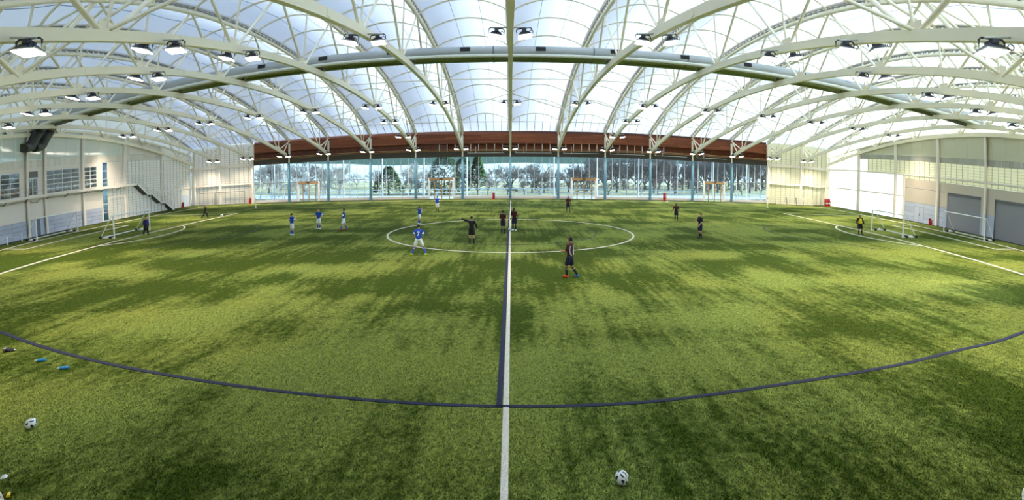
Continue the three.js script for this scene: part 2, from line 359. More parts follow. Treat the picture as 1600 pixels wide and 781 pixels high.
for (let k = -KMAX; k < KMAX; k++) {
  const x0 = trussX(k), x1 = trussX(k + 1), bay = group(ceiling, 'membrane_bay'), w = x1 - x0;
  const crown = (t, d, lift = 0) => [x0 + 0.17 + (w - 0.34) * t, high(d) + 0.3 + RISE * Math.min(1, Math.max(0.03, (77.3 - d) / 4.3)) * 4 * t * (1 - t) + lift, d];
  const hoops = range(-2, 73, 15).concat([77.3]);
  hoops.forEach((d, i) => {
    if (d > 0 && d < 75) part(bay, 'hoop', tube(range(0, 1, 14).map((t) => { const q = crown(t, d, -0.1); q[1] -= (t === 0 || t === 1) ? 0.12 : 0; return q; }), 0.075, 7), M.steel);
    if (i === hoops.length - 1) return;
    const e = hoops[i + 1], nx = 12, nd = 4, g = new THREE.PlaneGeometry(1, 1, nx, nd), p = g.attributes.position;
    for (let v = 0; v < p.count; v++) { const t = p.getX(v) + 0.5, s = p.getY(v) + 0.5, dd = d + (e - d) * s; p.setXYZ(v, ...crown(t, dd, -0.16 * 4 * s * (1 - s) * 4 * t * (1 - t))); }
    part(bay, 'membrane_panel', bend(g), M.membrane);
  });
  for (const t of [1 / 3, 2 / 3]) part(bay, 'seam_cable', tube(range(3, 77, 60).map((d) => { const s = ((d + 2) % 5) / 5; return crown(t, d, -0.06 - 0.16 * 4 * s * (1 - s) * 0.9); }), 0.017, 4), M.cable);
  for (const t of range(1 / 6, 5 / 6, 4)) part(bay, 'end_rafter', tube([crown(t, 73, -0.1), crown(t, 77.2, -0.1)], 0.028, 4), M.cable);
  for (const d of [18, 58, 73]) part(bay, 'tie', tube(range(x0, x1, 4).map((x) => [x, high(d) - 0.05, d]), 0.06, 6), M.steel);
  for (const d of [18, 63]) { const out = k < 0 ? [x1, x0] : [x0, x1]; part(bay, 'knee_brace', tube([[out[1], low(d - 5) + 0.2, d - 5], [out[0], high(d), d]], 0.065, 6), M.steel); }
}
for (const s of [-1, 1]) { // upright membrane closing each gable above the wall
  const g = new THREE.PlaneGeometry(1, 1, 40, 6), p = g.attributes.position;
  for (let v = 0; v < p.count; v++) { const d = -1.5 + 78.9 * (p.getX(v) + 0.5), t = p.getY(v) + 0.5; p.setXYZ(v, s * 57.2, wallTop(d) + (high(d) + 0.35 - wallTop(d)) * t, d); }
  part(ceiling, 'gable_membrane', bend(g), M.membrane);
}

// ---------------------------------------------------------------- far wall: glazing, timber fascia, translucent corner bays
const DW = 77.5, GX = 6 * S;
const wallFar = structure('wall_far');
const fw = (x0, x1, y0, y1, d0, d1, step) => slab(x0, x1, y0, y1, DW + d0, DW + d1, step);
{
  const doors = [[-34.2, -30.7], [-12.2, -8.75], [9.4, 12.85], [31.1, 34.55]];
  const inDoor = (x) => doors.some(([a, b]) => x > a - 0.3 && x < b + 0.3);
  // low plinth between the doors
  let at = -GX; for (const [a, b] of [...doors, [GX, GX]]) { part(wallFar, 'plinth', fw(at, a, 0, 0.42, -0.12, 0.25), M.sill); at = b; }
  const pw = S / 6;
  for (let i = 0; i < 72; i++) {
    const a = -GX + i * pw, b = a + pw, c = (a + b) / 2, door = doors.some(([p, q]) => c > p && c < q);
    part(wallFar, 'glass_pane', fw(a + 0.03, b - 0.03, 3.28, 6.38, 0.04, 0.06, 9), M.glass);
    if (!door) part(wallFar, 'glass_pane', fw(a + 0.03, b - 0.03, 0.42, 3.22, 0.04, 0.06, 9), M.glass);
    if (i % 6) part(wallFar, 'mullion', fw(a - 0.035, a + 0.035, inDoor(a) ? 3.2 : 0.42, 6.4, -0.02, 0.12, 9), M.mullion);
  }
  part(wallFar, 'transom', fw(-GX, GX, 3.21, 3.29, -0.03, 0.12), M.frameDark);
  part(wallFar, 'transom', fw(-GX, GX, 0.4, 0.47, -0.02, 0.12), M.mullion);
  for (let k = -6; k <= 6; k++) {
    part(wallFar, 'column', fw(k * S - 0.17, k * S + 0.17, 0, 6.4, -0.75, -0.35, 3), Math.abs(k) === 6 ? M.column : M.blueColumn);
    part(wallFar, 'column_post', fw(k * S - 0.1, k * S + 0.1, 6.4, 9.6, -0.5, -0.1, 3), M.steel);
  }
  doors.forEach(([a, b], i) => {
    const g = group(wallFar, 'door');
    part(g, 'lintel', fw(a - 0.1, b + 0.1, 2.85, 3.2, -0.2, 0.1), M.doorTimber);
    part(g, 'sensor', fw((a + b) / 2 - 0.25, (a + b) / 2 + 0.25, 3.0, 3.12, -0.26, -0.2), M.black);
    for (const s of [a - 0.12, b + 0.12]) part(g, 'jamb', fw(s - 0.14, s + 0.14, 0, 3.25, -0.15, 0.15), M.white);
    for (const t of [0.2, 0.52, 0.86]) part(g, 'stile', fw(a + (b - a) * t - 0.07, a + (b - a) * t + 0.07, 0, 2.85, -0.05, 0.08, 9), M.doorTimber);
    for (const [p, q] of [[0.02, 0.18], [0.22, 0.5], [0.54, 0.84], [0.88, 0.98]]) part(g, 'leaf_glass', fw(a + (b - a) * p, a + (b - a) * q, 0.06, 2.83, 0.0, 0.02, 9), M.glass);
  });
  // deep beam over the glass, pipe rail, dark recess with posts, timber boards
  part(wallFar, 'beam', fw(-GX - 0.2, GX + 0.2, 6.38, 7.2, -0.35, 0.35), M.fasciaBeam);
  part(wallFar, 'recess_back', fw(-GX, GX, 7.1, 8.45, 1.3, 1.4), M.timber[1]);
  part(wallFar, 'recess_soffit', fw(-GX, GX, 8.4, 8.46, 0.1, 1.4), M.timber[0]);
  part(wallFar, 'recess_shelf', fw(-GX, GX, 7.1, 7.18, 0.3, 1.4), M.timber[2]);
  for (const s of [-1, 1]) part(wallFar, 'recess_end', fw(s * GX - 0.05, s * GX + 0.05, 7.1, 8.45, 0.1, 1.4), M.timber[0]);
  part(wallFar, 'pipe_rail', tube(range(-GX, GX, 60).map((x) => [x, 7.45, DW - 0.5]), 0.05, 6), M.doorTimber);
  part(wallFar, 'pipe_rail', tube(range(-GX, GX, 60).map((x) => [x, 7.25, DW - 0.45]), 0.04, 6), M.doorTimber);
  for (let i = 0; i <= 72; i++) if (i % 6) {
    const x = -GX + i * pw;
    part(wallFar, 'recess_post', fw(x - 0.05, x + 0.05, 7.2, 8.38, 0.1, 0.2, 9), x > -11 && x < 24 ? M.white : M.timberDark);
  }
  for (let k = -1; k < 5; k++) { // surface conduit on the beam, with drops beside the columns
    const x = k * S;
    part(wallFar, 'conduit', [tube([[x + 0.8, 7.9, DW - 0.4], [x + 0.8, 6.95, DW - 0.4]], 0.035, 5), tube([[x + 0.8, 6.95, DW - 0.4], [x + 6.2, 6.95, DW - 0.4]], 0.03, 5), tube([[x + 2, 7.9, DW - 0.4], [x + 2, 6.95, DW - 0.4]], 0.035, 5)], M.white);
  }
  for (let r = 0; r < 7; r++) {
    const y0 = 8.38 + r * 0.215; let x = -GX - (r % 3) * 0.7;
    while (x < GX) { const e = Math.min(GX, x + 3.2 + 1.4 * rnd()); part(wallFar, 'timber_board', fw(Math.max(-GX, x) + 0.01, e - 0.01, y0 + 0.008, y0 + 0.21, -0.1 + 0.02 * rnd(), 0.12), M.timber[Math.floor(rnd() * 3)]); x = e; }
  }
  part(wallFar, 'board_backing', fw(-GX, GX, 8.36, 10.35, 0.12, 0.3), M.timberDark);
  for (let i = 0; i < 36; i++) { // boxed openings between recess posts on the left half
    const x = -GX + i * pw * 1; if (x < -10 && i % 6 !== 5) part(wallFar, 'recess_panel', fw(x + 0.08, x + pw - 0.08, 7.5, 8.3, 0.22, 0.3, 9), M.timberDark);
  }
  // translucent corner bays with girts and drawn rail shadows
  for (const s of [-1, 1]) {
    const a = Math.min(s * GX, s * 57.4), b = Math.max(s * GX, s * 57.4);
    part(wallFar, 'translucent_sheet', fw(a, b, 0, 10.35, 0.02, 0.05), s > 0 ? M.polyStrip : M.poly);
    for (const y of [3.35, 6.5]) part(wallFar, 'girt', fw(a, b, y - (y > 5 ? 0.22 : 0.09), y + (y > 5 ? 0.22 : 0.09), -0.3, -0.02), M.column);
    for (let x = a + 1; x < b - 0.3; x += 1.02) part(wallFar, 'rib', fw(x - 0.03, x + 0.03, 0.1, 9.7, -0.02, 0.015, 5), M.rib);
    const rows = []; for (let y = 0.4; y < 8.7; y += 0.36) rows.push(fw(a + 0.05, b - 0.05, y - 0.012, y + 0.012, -0.012, 0.015, 4));
    part(wallFar, 'rail_shadow_strips', rows, M.rib, { kind: 'stuff' });  // grey strips stand for shadows of rails behind the sheet
    for (const x of [7, 7.86]) part(wallFar, 'column', fw(s * x * S - 0.17, s * x * S + 0.17, 0, 9.6, -0.45, -0.05, 4), M.column);
  }
}

// ---------------------------------------------------------------- left wall
const wallLeft = structure('wall_left'), wallRight = structure('wall_right');
const lw = (y0, y1, d0, d1, a = 0, b = 0.25, step = 2.5) => slab(-57.4 - b, -57.4 - a, y0, y1, d0, d1, step);     // a, b: distance behind the wall's face
const rw = (y0, y1, d0, d1, a = 0, b = 0.25, step = 2.5) => slab(57.4 + a, 57.4 + b, y0, y1, d0, d1, step);
function topped(s, y0, d0, d1, a, b, over = 0) { // a panel whose top follows the arched wall head
  const g = new THREE.BoxGeometry(1, 1, d1 - d0, 1, 3, Math.max(2, Math.round((d1 - d0) / 2))), p = g.attributes.position;
  for (let i = 0; i < p.count; i++) { const d = p.getZ(i) + (d0 + d1) / 2, t = p.getY(i) + 0.5; p.setXYZ(i, s * 57.4 + s * (a + (b - a) * (s > 0 ? p.getX(i) + 0.5 : 0.5 - p.getX(i))), y0 + (wallTop(d) + over - y0) * t, d); }
  return bend(g, true);
}
{
  const W = wallLeft;
  // upper glazed panels
  for (let d = 12; d < 67.9; d += 2.5) { const e = Math.min(68, d + 2.5); part(W, d < 58 ? 'upper_pane' : 'upper_panel', topped(-1, 9.42, d + 0.02, e - 0.02, d < 58 ? 0.02 : 0, 0.15, 0.1), d < 58 ? M.upperLeft : M.panelBeige[1]); }
  part(W, 'upper_panel', topped(-1, 8.45, 68, 77.4, 0, 0.15, 0.1), M.poly);
  part(W, 'head_beam', beam(-57.3, range(0, 77, 40).map((d) => wallTop(d) + 0.05), range(0, 77, 40), 0.3, 0.3), M.steel);
  for (let d = 12, i = 0; d < 68; d += 1.16, i++) part(W, 'strip_panel', lw(8.48, 9.4, d + 0.015, d + 1.145, -0.02, 0.15, 9), M.panelBeige[i % 3]);
  // beige wall round the viewing windows
  part(W, 'wall_panel', lw(8.0, 8.48, 12, 52.6), M.beige);
  part(W, 'wall_panel', lw(2.1, 5.0, 12, 52.6), M.beige);
  for (const [a, b] of [[12, 28.2], [35.2, 36.7], [38.8, 40.2], [47.5, 48.5], [51.5, 52.75]]) part(W, 'wall_panel', lw(5.0, 8.0, a, b), M.beige);
  for (const [a, b, n, m] of [[28.2, 35.2, 4, 5], [40.2, 47.5, 4, 5], [48.5, 51.5, 2, 5]]) {
    const w = group(W, 'viewing_window');
    for (const e of range(a, b, n)) part(w, 'frame_bar', lw(5.05, 8.0, e - 0.05, e + 0.05, 0, 0.12, 9), M.white);
    for (const y of range(5.08, 7.95, m)) part(w, 'frame_bar', lw(y - 0.04, y + 0.04, a, b, 0.02, 0.1), M.white);
    for (let i = 0; i < n; i++) for (let j = 0; j < m; j++) part(w, 'pane', lw(5.1 + j * 0.574, 5.1 + (j + 1) * 0.574 - 0.05, a + (b - a) * i / n + 0.05, a + (b - a) * (i + 1) / n - 0.05, 0.05, 0.07, 9), M.glass);
  }
  { const w = group(W, 'balcony_door');
    for (const e of [36.75, 37.75, 38.75]) part(w, 'stile', lw(5.0, 7.2, e - 0.08, e + 0.08, 0, 0.12, 9), M.white);
    for (const y of [5.05, 7.15]) part(w, 'rail', lw(y - 0.08, y + 0.08, 36.7, 38.8, 0.01, 0.12), M.white);
    for (const [a, b] of [[36.85, 37.65], [37.85, 38.65]]) part(w, 'pane', lw(5.1, 7.1, a, b, 0.05, 0.07), M.glass);
    part(w, 'fanlight', lw(7.25, 7.95, 36.75, 38.75, 0.04, 0.1), M.frameDark); }
  // the viewing room behind the windows
  part(W, 'room_back', slab(-62.4, -62.2, 4.9, 8.4, 20, 53), M.room);
  part(W, 'room_ceiling', slab(-62.2, -57.5, 8.3, 8.45, 20, 53), M.room);
  part(W, 'room_floor', slab(-62.2, -57.5, 4.7, 4.95, 20, 53), M.room);
  for (const d of [20, 52.8]) part(W, 'room_end', slab(-62.2, -57.5, 4.9, 8.4, d, d + 0.2), M.room);
  // grey blocks below
  part(W, 'joint_backing', lw(0, 2.1, 12, 52.6, 0.03, 0.25), M.joint);
  for (let r = 0; r < 4; r++) for (let d = 14.4 + (r % 2) * 0, i = r; d < 52; d += 2.73, i++) {
    if (d < 38.9 && d + 2.73 > 37.2) continue;
    part(W, 'block', lw(0.02 + r * 0.525, 0.51 + r * 0.525, d + 0.02, Math.min(52.6, d + 2.71), 0, 0.1, 3), M.block[i % 3]);
  }
  for (const [a, b] of [[36.2, 37.1], [38.9, 39.9]]) part(W, 'service_panel', lw(0.05, 2.05, a, b, 0, 0.1), M.block[1]);
  { const w = group(W, 'service_door'); part(w, 'leaf', lw(0.02, 2.05, 37.15, 38.0, 0.02, 0.1), M.block[0]); part(w, 'leaf', lw(0.02, 2.05, 38.05, 38.85, 0.02, 0.1), M.block[2]); part(w, 'handle', lw(0.9, 1.15, 38.1, 38.15, -0.06, 0.0), M.black); }
  // blue stair window with its piers
  { const w = group(W, 'stair_window');
    const ys = range(0.15, 8.4, 7);
    for (let i = 0; i < 7; i++) part(w, 'pane', lw(ys[i] + 0.03, ys[i + 1] - 0.03, 52.85, 53.95, 0.02, 0.08, 9), i === 3 ? M.blueGlassPale : M.blueGlass);
    for (const y of ys) part(w, 'bar', lw(y - 0.04, y + 0.04, 52.8, 54, 0.0, 0.1, 9), M.mullion); }
  for (const d of [52.6, 54.15]) part(W, 'pier', lw(0, 8.45, d - 0.14, d + 0.14, -0.06, 0.2, 4), M.column);
  part(W, 'wall_panel', lw(5.0, 8.45, 54.3, 58), M.beige);
  // translucent cladding
  part(W, 'translucent_sheet', lw(0, 5.0, 54.3, 58, 0.02, 0.05), M.poly);
  part(W, 'translucent_sheet', lw(0, 8.45, 58, 77.4, 0.02, 0.05), M.poly);
  for (let d = 55.2; d < 77; d += 0.98) part(W, 'rib', lw(0.1, d < 58 ? 5 : 8.45, d - 0.027, d + 0.027, -0.01, 0.015, 4), M.rib);
  const rows = []; for (let y = 0.4; y < 8.4; y += 0.36) rows.push(lw(y - 0.012, y + 0.012, y < 5 ? 54.4 : 58.2, 77.2, 0, 0.015, 3));
  part(W, 'rail_shadow_strips', rows, M.rib, { kind: 'stuff' });  // thin strips drawn as the shadows of outside rails
  for (const [y, a] of [[6.55, 58], [3.3, 54.3]]) part(W, 'girt', lw(y - 0.11, y + 0.11, a, 77.3, -0.25, -0.02), M.column);
  { const w = group(W, 'exit_door'); part(w, 'frame', lw(0, 3.3, 74.0, 76.4, -0.06, 0.02), M.white); for (const [a, b] of [[74.2, 75.1], [75.3, 76.2]]) { part(w, 'leaf', lw(0.1, 2.1, a, b, -0.1, -0.06), M.doorPale); part(w, 'fanlight', lw(2.3, 3.1, a, b, -0.1, -0.06), M.white); } }
  for (const d of [28, 36.5, 40, 48, 58, 68]) part(W, 'column', slab(-57.25, -56.85, 0, wallTop(d) - 0.05, d - 0.2, d + 0.2, 4), M.column);
  for (const q of [[[-57.1, 9.0, 69.8], [-57.1, 6.6, 77]], [[-57.1, 6.5, 77], [-57.1, 2.4, 69.5]]]) part(W, 'wall_brace', tube(q, 0.06, 6), M.steel);
  part(W, 'outer_leaf', lw(0, 4.7, -1.5, 52.5, 0.26, 0.4), M.beige);
  part(W, 'outer_leaf', lw(4.7, 9.4, -1.5, 20, 0.26, 0.4), M.beige);
}
{ const W = wallRight;
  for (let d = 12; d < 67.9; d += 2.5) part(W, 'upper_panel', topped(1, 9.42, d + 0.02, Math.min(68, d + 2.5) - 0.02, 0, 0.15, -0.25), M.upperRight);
  part(W, 'upper_panel', topped(1, 8.6, 68, 77.4, 0.02, 0.06, 0.1), M.poly);
  part(W, 'clerestory', topped(1, 9.4, -1.5, 68, 0.2, 0.24, 0.4), M.poly);
  part(W, 'head_beam', beam(57.3, range(0, 77, 40).map((d) => wallTop(d) - 0.3), range(0, 77, 40), 0.25, 0.16), M.steel);
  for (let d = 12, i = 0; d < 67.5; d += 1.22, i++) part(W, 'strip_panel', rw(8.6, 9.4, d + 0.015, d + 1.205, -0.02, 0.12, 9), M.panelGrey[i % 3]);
  part(W, 'translucent_sheet', rw(6.0, 8.6, 12, 56.2, 0.02, 0.05), M.polyStrip);
  part(W, 'translucent_sheet', rw(6.6, 8.6, 56.2, 66, 0.02, 0.05), M.polyStrip);
  part(W, 'translucent_sheet', rw(0, 6.6, 56.2, 66, 0.02, 0.05), M.poly);
  part(W, 'translucent_sheet', rw(0, 8.6, 66, 77.4, 0.02, 0.05), M.poly);
  for (let d = 13; d < 66; d += 1.2) part(W, 'rib', rw(d < 57 ? 6.0 : 6.8, 8.6, d - 0.04, d + 0.04, -0.01, 0.015, 4), M.rib);
  for (const d of [64, 64.8, 65.6, 60.2, 61, 61.8]) part(W, 'rib', rw(0.3, 2.4, d - 0.027, d + 0.027, -0.01, 0.015, 4), M.rib);
  const rows = []; for (let y = 6.1; y < 8.6; y += 0.36) rows.push(rw(y - 0.012, y + 0.012, 12, 66, 0, 0.015, 3));
  part(W, 'rail_shadow_strips', rows, M.rib, { kind: 'stuff' });  // shadows of the rails outside, drawn as grey strips
  part(W, 'girt', rw(6.48, 6.7, 12, 77.3, -0.25, -0.02), M.column);
  part(W, 'girt', rw(3.32, 3.5, 56.2, 77.3, -0.2, -0.02), M.column);
  part(W, 'pier', rw(0, 6.6, 56.0, 56.4, -0.15, 0.15, 4), M.column);
  // beige panels over grey blocks, doors and roller shutters
  part(W, 'joint_backing', rw(0, 6.0, 46.7, 56, 0.05, 0.25), M.joint);
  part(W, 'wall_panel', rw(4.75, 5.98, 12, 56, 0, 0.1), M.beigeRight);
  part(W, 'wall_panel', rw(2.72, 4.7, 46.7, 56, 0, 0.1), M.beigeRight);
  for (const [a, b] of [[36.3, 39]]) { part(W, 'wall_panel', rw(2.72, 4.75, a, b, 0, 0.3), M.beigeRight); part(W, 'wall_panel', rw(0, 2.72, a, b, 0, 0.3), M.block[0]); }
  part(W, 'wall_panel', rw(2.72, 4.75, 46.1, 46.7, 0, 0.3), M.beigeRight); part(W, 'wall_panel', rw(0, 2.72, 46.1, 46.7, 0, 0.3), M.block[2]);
  for (let r = 0; r < 4; r++) for (const [a, b] of [[46.72, 48.5], [48.55, 51.2], [53.55, 55.95]]) part(W, 'block', rw(0.02 + r * 0.67, 0.66 + r * 0.67, a + 0.02, b - 0.02, 0, 0.12, 3), M.block[(r + Math.round(a)) % 3]);
  part(W, 'block', rw(2.22, 2.68, 51.22, 53.5, 0, 0.12), M.block[1]);
  { const w = group(W, 'store_door'); for (const [a, b] of [[51.25, 52.35], [52.4, 53.5]]) part(w, 'leaf', rw(0.04, 2.18, a, b, 0.01, 0.1), M.block[a > 52 ? 1 : 0]); part(w, 'handle', rw(0.95, 1.3, 52.2, 52.27, -0.05, 0.01), M.black); }
  for (const [a, b] of [[39, 46.1], [12, 36.3]]) {
    const w = group(W, 'roller_shutter');
    part(w, 'curtain_backing', rw(0, 4.45, a, b, 0.32, 0.36), M.shutterDark);
    for (let i = 0; i < 30; i++) part(w, 'slat', rw(i * 0.147 + 0.004, i * 0.147 + 0.143, a + 0.02, b - 0.02, 0.26 + 0.0, 0.31, 4), M.shutter);
    part(w, 'lintel', rw(4.4, 4.75, a, b, 0.05, 0.3), M.shutterDark);
  }
  for (const d of [28, 38, 48, 58, 68]) part(W, 'column', slab(56.85, 57.25, 0, wallTop(d) - 0.35, d - 0.2, d + 0.2, 4), M.column);
  for (const q of [[[57.1, 8.6, 77], [57.1, 10.3, 68.4]], [[57.1, 10.2, 68.4], [57.1, 7.2, 75]]]) part(W, 'wall_brace', tube(q, 0.06, 6), M.steel);
  part(W, 'outer_leaf', rw(0, 6.0, -1.5, 56, 0.4, 0.5), M.beigeRight);
}
const wallNear = structure('wall_near');
part(wallNear, 'wall_panel', slab(-57.6, 57.6, 0, 12.5, -2.1, -1.6), M.beige);  // unseen wall behind the camera, raised to keep the sun out

// ---------------------------------------------------------------- twin ventilation ducts across the hall
for (const [d, y, r, n] of [[36.1, 13.25, 0.36, 0], [36.9, 12.99, 0.38, 1]]) {
  const t = thing('ventilation_duct', n ? 'smooth shiny lower duct of the two crossing under the roof' : 'ribbed grey upper duct with black vents crossing under the roof', 'duct', bow(0, y - r, d));
  part(t, 'duct_body', tube(range(-53, 53, 80).map((x) => [x, y, d]), r, 18), n ? M.ductSmooth : M.duct);
  if (!n) {
    const rings = []; for (let x = -52.5; x < 52.5; x += 0.4) rings.push(tube([[x - 0.03, y, d], [x + 0.03, y, d]], r + 0.018, 14));
    part(t, 'duct_ribs', rings, M.duct, { kind: 'stuff' });
    for (let x = -46; x < 50; x += 5.35) part(t, 'vent', slab(x - 0.35, x + 0.35, y - 0.05, y + 0.25, d - r - 0.04, d - r + 0.15, 9), M.black);
    part(t, 'support_pipe', tube(range(-52, 52, 80).map((x) => [x, y - 0.38, d - 0.32]), 0.11, 10), M.ductRail);
  }
  const top = n ? 40.0 : 37.9;
  part(t, 'drop_leg', rod(new THREE.CatmullRomCurve3([[-52.5, y, d], [-54.5, 13.1, d + (top - d) * 0.6], [-55.8, 12.8, top], [-56.2, 11.9, top - 0.6], [-56.35, 11.15, top - 1.1], [-56.5, 10.85, top - 1.5], [-56.7, 10.8, top - 2.4]].map((p) => bow(...p))).getPoints(30), 0.3, 14), M.ductLeg);
  for (let k = -6; k <= 7; k++) part(t, 'flange', tube([[k * S - 1.25, y, d], [k * S - 1.17, y, d]], r + 0.03, 16), M.frameDark);
}

// ---------------------------------------------------------------- floodlights on the lower chords
function makeLamp(label, place, s) {
  const t = thing('floodlight_pair', label, 'floodlight', place, 'floodlights under the roof trusses');
  t.scale.setScalar(s);
  return t;
}
const headGeo = (() => { // tapered reflector housing, opening downwards
  const a = new THREE.CylinderGeometry(0.2, 0.42, 0.22, 4, 1); a.rotateY(Math.PI / 4); a.scale(1.15, 1, 0.8); return a; })();
const lensGeo = new RoundedBoxGeometry(0.64, 0.05, 0.44, 2, 0.02); lensGeo.translate(0, -0.125, 0);
const rimGeo = new THREE.BoxGeometry(0.7, 0.04, 0.49); rimGeo.translate(0, -0.1, 0);
const gearGeo = new RoundedBoxGeometry(0.2, 0.18, 0.3, 2, 0.03); gearGeo.translate(0, 0.17, 0);
const yokeGeo = rod([V(-0.37, -0.05, 0), V(-0.37, 0.24, 0), V(-0.3, 0.31, 0), V(0.3, 0.31, 0), V(0.37, 0.24, 0), V(0.37, -0.05, 0)], 0.03, 6);
const loopGeo = new THREE.TorusGeometry(0.09, 0.016, 5, 12); loopGeo.translate(0.3, -0.04, 0.26);
const armGeo = rod([V(-0.9, 0.34, 0), V(0.9, 0.34, 0)], 0.035, 6);
const rowName = (d) => (d > 70 ? 'close to the glass wall' : d > 62 ? 'the row before the glass wall' : d > 55 ? 'second row beyond the ducts' : d > 45 ? 'first row beyond the ducts' : d > 20 ? 'in the row before the ducts' : d > 12 ? 'high above the near turf' : 'at the picture edge');
for (let k = -7; k <= 7; k++) {
  const a = Math.abs(k), rows = a === 2 ? [8.7, 16.5, 23.8, 51.5, 59.5, 67.5, 75] : a === 7 ? [51.5, 75] : [23.8, 51.5, 75];
  for (const d of rows) {
    const x = trussX(k), p = bow(x, low(d) - 0.42, d), s = scaleAt(x, d, 10);
    const which = a === 0 ? 'the centre truss' : `the ${ordinal[a]} ${k < 0 ? 'left' : 'right'} truss`;
    const t = makeLamp(`twin floodlights on ${which}, ${rowName(d)}`, p, s);
    local(t, 'bracket', armGeo, M.lampPale);
    for (const e of [-1, 1]) {
      const h = new THREE.Mesh(headGeo, M.lamp); h.name = 'lamp_head'; h.castShadow = h.receiveShadow = true; h.position.set(e * 0.68, 0.02, 0); h.rotation.set(-0.2, 0, e * 0.14); t.add(h);
      local(h, 'lens', lensGeo, M.lens); local(h, 'rim', rimGeo, M.lampPale); local(h, 'gear_box', gearGeo, M.lamp); local(h, 'yoke', yokeGeo, M.lamp); local(h, 'cable_loop', loopGeo, M.black);
    }
    const spot = new THREE.SpotLight(new THREE.Color(1, 0.86, 0.68), 115, 0, 1.0, 0.8);
    spot.position.set(0, -0.22, 0); spot.shadow.radius = 12; spot.castShadow = true; t.add(spot); spot.target.position.set(0, -5, 0); t.add(spot.target);
  }
}

// ---------------------------------------------------------------- walkway and stairs on the left wall
{
  const t = thing('walkway', 'cream steel walkway with railing along the left wall windows', 'walkway', bow(-56.5, 4.7, 45));
  part(t, 'deck', slab(-57.35, -55.9, 4.78, 4.95, 14, 59.6, 1.5), M.column);
  part(t, 'edge_beam', slab(-55.95, -55.8, 4.68, 5.0, 14, 59.6, 1.5), M.column);
  for (let d = 15; d < 60; d += 1.5) part(t, 'railing_post', tube([[-55.85, 4.95, d], [-55.85, 6.05, d]], 0.02, 4), M.galv);
  for (const y of [5.5, 6.05]) part(t, 'rail', tube(range(14, 59.5, 30).map((d) => [-55.85, y, d]), 0.022, 4), M.galv);
  for (let d = 16; d < 59; d += 4) part(t, 'bracket', tube([[-57.2, 4.3, d], [-56, 4.72, d]], 0.05, 5), M.frameDark);
  part(t, 'dark_line', tube([[-57.1, 4.45, 20], [-57.1, 4.45, 37], [-57.0, 4.2, 37.4], [-57.0, 4.2, 38.4], [-57.1, 4.5, 38.8], [-57.1, 4.5, 52]], 0.03, 5), M.frameDark);  // thin dark line along the underside of the walkway
  const st = thing('staircase', 'three-flight steel staircase with dark treads descending from the walkway', 'staircase', bow(-56.5, 0, 69.8));
  const flights = [[59.9, 4.9, 62.6, 3.15], [63.7, 3.15, 66.4, 1.5], [67.4, 1.5, 69.9, 0.02]];
  for (const [d0, y0, d1, y1] of flights) {
    const n = 9;
    for (let i = 0; i < n; i++) { const d = d0 + (d1 - d0) * i / n, y = y0 + (y1 - y0) * (i + 1) / n; part(st, 'tread', slab(-57.1, -55.95, y - 0.05, y, d, d + (d1 - d0) / n + 0.04, 9), M.grating); part(st, 'riser', slab(-57.1, -55.95, y, y - (y1 - y0) / n, d, d + 0.02, 9), M.grating); }
    for (const x of [-57.15, -55.9]) { const g = new THREE.BoxGeometry(0.06, 0.3, 1, 1, 1, 4), p = g.attributes.position; for (let i = 0; i < p.count; i++) { const s = p.getZ(i) + 0.5; p.setXYZ(i, x + p.getX(i), y0 + (y1 - y0) * s + p.getY(i) - 0.05, d0 + (d1 - d0) * s); } part(st, 'stringer', bend(g, true), M.white); }
    for (const h of [0.55, 1.0]) for (const x of [-57.1, -55.9]) part(st, 'handrail', tube([[x, y0 + h, d0], [x, y1 + h, d1]], 0.025, 5), M.galv);
    for (const s of [0, 0.5, 1]) part(st, 'baluster', tube([[-55.9, y0 + (y1 - y0) * s, d0 + (d1 - d0) * s], [-55.9, y0 + (y1 - y0) * s + 1, d0 + (d1 - d0) * s]], 0.02, 4), M.galv);
  }
  for (const [d0, d1, y] of [[62.6, 63.7, 3.15], [66.4, 67.4, 1.5]]) { part(st, 'landing', slab(-57.1, -55.9, y - 0.12, y, d0, d1, 9), M.white); for (const h of [0.55, 1.0]) part(st, 'handrail', tube([[-55.9, y + h, d0], [-55.9, y + h, d1]], 0.025, 5), M.galv); part(st, 'prop', tube([[-56, y - 0.1, d0 + 0.8], [-56, 0, d0 + 0.8]], 0.045, 6), M.galv); }
  // white chairs in the viewing room
  const nth = ['first', 'second', 'third', 'fourth', 'fifth', 'sixth', 'seventh', 'eighth', 'ninth', 'tenth', 'eleventh', 'twelfth'];
  const spots = []; for (let d = 41; d < 51; d += 0.95) spots.push(d);
  spots.forEach((d, i) => {
    const s = scaleAt(-58.3, d, 5), c = thing('dining_chair', `${nth[i]} white chair from the entrance side behind the viewing window glass`, 'chair', bow(-58.2, 4.96, d), 'white chairs in the viewing room'); c.scale.setScalar(s);
    local(c, 'seat', new RoundedBoxGeometry(0.45, 0.05, 0.45, 2, 0.02).translate(0, 0.45, 0), M.white); local(c, 'backrest', new RoundedBoxGeometry(0.05, 0.42, 0.44, 2, 0.02).translate(0.2, 0.72, 0), M.white);
    for (const [x, z] of [[-0.18, -0.18], [0.18, -0.18], [-0.18, 0.18], [0.18, 0.18]]) local(c, 'leg', rod([V(x, 0, z), V(x, 0.44, z)], 0.015, 5), M.galv);
  });
}

